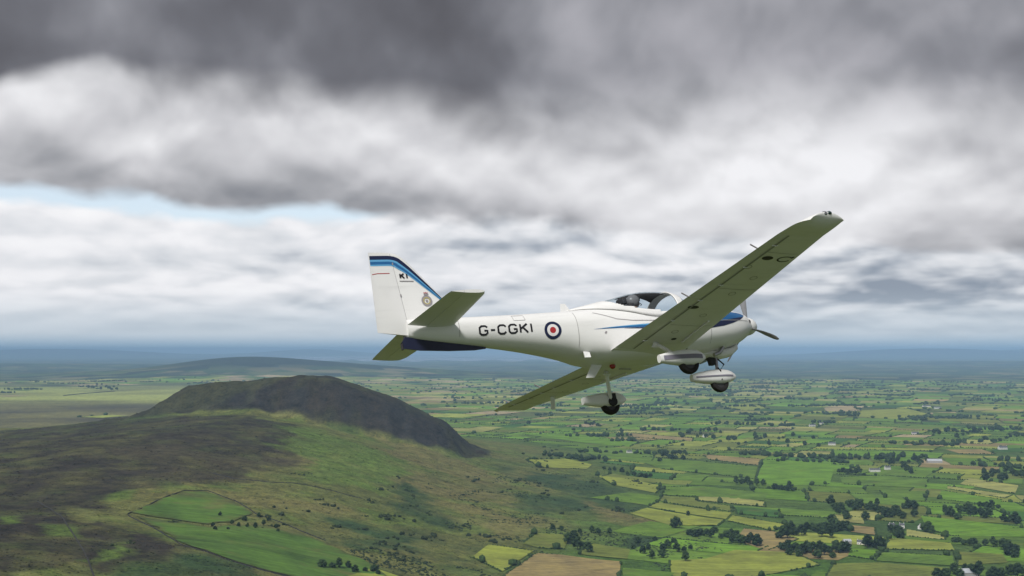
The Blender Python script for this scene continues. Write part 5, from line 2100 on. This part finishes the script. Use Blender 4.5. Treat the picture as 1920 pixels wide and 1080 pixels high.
# --- small fittings
V, F = loft([[(-3.83, .010, .30), (-3.83, -.010, .30), (-4.04, -.010, .30), (-4.04, .010, .30)], [(-3.93, .006, .47), (-3.93, -.006, .47), (-4.02, -.006, .47), (-4.02, .006, .47)]])
part('blade_antenna', V, F, P_WHITE, smooth=False)
V, F = loft([[(-3.42, .014, -.62), (-3.42, -.014, -.62), (-3.62, -.014, -.60), (-3.62, .014, -.60)], [(-3.62, .008, -.84), (-3.62, -.008, -.84), (-3.78, -.008, -.84), (-3.78, .008, -.84)]])
part('belly_antenna', V, F, P_WHITE, smooth=False)
V, F = loft([[(-3.84, -.335, -.50), (-3.84, -.355, -.50), (-3.95, -.355, -.48), (-3.95, -.335, -.48)], [(-3.86, -.385, -.60), (-3.86, -.405, -.60), (-3.97, -.405, -.60), (-3.97, -.385, -.60)]])
part('boarding_step', V, F, P_WHITE, smooth=False)
V, F = ellipsoid(-3.24, -.03, -.66, .055, .045, .05)
part('belly_beacon', V, F, P_BEACON)
V, F = tube([(-2.98, .18, -.655), (-2.72, .22, -.655)], .011, 8)
part('drain_mast', V, F, P_GREY)


# ------------------------------------------------------------------ the two crew, strapped in side by side
def skin_mat():
    return simple_mat('skin', (0.45, 0.29, 0.22), 0.6)


M_SUIT = simple_mat('olive_flying_suit', (0.050, 0.052, 0.045), 0.9, noise=0.25, scale=9)
M_SKIN = skin_mat()
M_HELM = simple_mat('grey_helmet', (0.20, 0.19, 0.19), 0.35)
M_VISOR = simple_mat('dark_visor', (0.015, 0.015, 0.018), 0.12, spec=0.7)


def crew(y, label):
    """seated body as one skinned figure; hips on the seat, hands forward on stick and throttle"""
    J = [((-2.74, y, -.20), .15), ((-2.78, y, .00), .14), ((-2.80, y, .17), .15), ((-2.79, y, .27), .075), ((-2.77, y, .345), .062), ((-2.755, y, .43), .085), ((-2.745, y, .50), .082)]
    E = [(0, 1), (1, 2), (2, 3), (3, 4), (4, 5), (5, 6)]
    for s in (-1, 1):
        k = len(J)
        J += [((-2.79, y + s * .17, .19), .075), ((-2.68, y + s * .215, -.02), .056), ((-2.45, y + s * .14, -.05), .045), ((-2.36, y + s * .10, -.04), .034)]
        E += [(2, k), (k, k + 1), (k + 1, k + 2), (k + 2, k + 3)]
        h = len(J)          # five fingers closed round the control
        for i, (dx, dy, dz) in enumerate(((.05, .00, .03), (.065, -.012, .010), (.062, -.014, -.008), (.055, -.014, -.024), (.02, .03, .02))):
            J += [((-2.36 + dx, y + s * .10 + s * dy, -.04 + dz), .010), ((-2.36 + dx + .012, y + s * .10 - s * .02, -.04 + dz - .012), .008)]
            E += [(k + 3, h + 2 * i), (h + 2 * i, h + 2 * i + 1)]
        k = len(J)
        J += [((-2.70, y + s * .10, -.22), .095), ((-2.33, y + s * .13, -.18), .072), ((-2.05, y + s * .12, -.40), .05), ((-1.93, y + s * .12, -.43), .038)]
        E += [(0, k), (k, k + 1), (k + 1, k + 2), (k + 2, k + 3)]
    me = bpy.data.meshes.new('person')
    me.from_pydata([j[0] for j in J], E, [])
    o = bpy.data.objects.new('person', me)
    COL.objects.link(o)
    sk = o.modifiers.new('skin', 'SKIN')
    layer = me.skin_vertices[0].data
    for d, (_, r) in zip(layer, J):
        d.radius = (r, r)
    layer[0].use_root = True
    su = o.modifiers.new('sub', 'SUBSURF'); su.levels = 1; su.render_levels = 1
    me.materials.append(M_SUIT); me.materials.append(M_SKIN)
    o.matrix_world = M_AIR @ Matrix.Translation((0.02, 0, -0.075))
    # bake the skin so that face and hands can take the skin colour
    dg = bpy.context.evaluated_depsgraph_get()
    ev = bpy.data.meshes.new_from_object(o.evaluated_get(dg))
    o.modifiers.clear(); o.data = ev
    if len(ev.materials) == 0:
        ev.materials.append(M_SUIT)
    if len(ev.materials) == 1:
        ev.materials.append(M_SKIN)
    idx = []
    for p in ev.polygons:
        c = p.center
        idx.append(1 if (c.z > .33 or c.x > -2.395 and c.z > -.12 and c.x < -2.2 and abs(c.z + .04) < .07) else 0)
    ev.polygons.foreach_set('material_index', idx)
    ev.polygons.foreach_set('use_smooth', [True] * len(ev.polygons))
    tag(o, label, 'person')
    # helmet, visor, oxygen-free boom microphone, nose
    V, F = ellipsoid(-2.762, y, .480, .128, .112, .125, 20, 12)
    F2 = [f for f in F if not (np.mean([V[k][0] for k in f]) > -2.70 and np.mean([V[k][2] for k in f]) < .485)]
    h = part('helmet', V, F2, M_HELM, o)
    sd = h.modifiers.new('thick', 'SOLIDIFY'); sd.thickness = .012
    V, F = [], []
    for i in range(7):
        for j in range(9):
            a = math.radians(-62 + 124 * j / 8); zz = .505 + .05 * i / 6
            V.append((-2.755 + .128 * math.cos(a), y + .116 * math.sin(a), zz))
    F = [(i * 9 + j, i * 9 + j + 1, i * 9 + j + 10, i * 9 + j + 9) for i in range(6) for j in range(8)]
    part('visor', V, F, M_VISOR, h)
    V, F = ellipsoid(-2.655, y, .435, .020, .012, .022, 10, 6)
    part('nose', V, F, M_SKIN, o)
    for s in (-1, 1):
        V, F = ellipsoid(-2.664, y + s * .032, .462, .008, .013, .009, 8, 6)
        part('eye', V, F, P_BLACK, o)
    V, F = ellipsoid(-2.662, y, .398, .008, .024, .007, 8, 6)
    part('mouth', V, F, simple_mat('lips', (0.30, 0.13, 0.12), .6), o)
    V, F = tube([(-2.72, y - .11, .43), (-2.66, y - .09, .40), (-2.64, y - .03, .395)], .007, 6)
    part('boom_microphone', V, F, P_BLACK, h)


crew(-.27, 'helmeted pilot in dark flying suit in the near seat under the canopy')
crew(.27, 'helmeted second crew member in the far seat under the canopy')
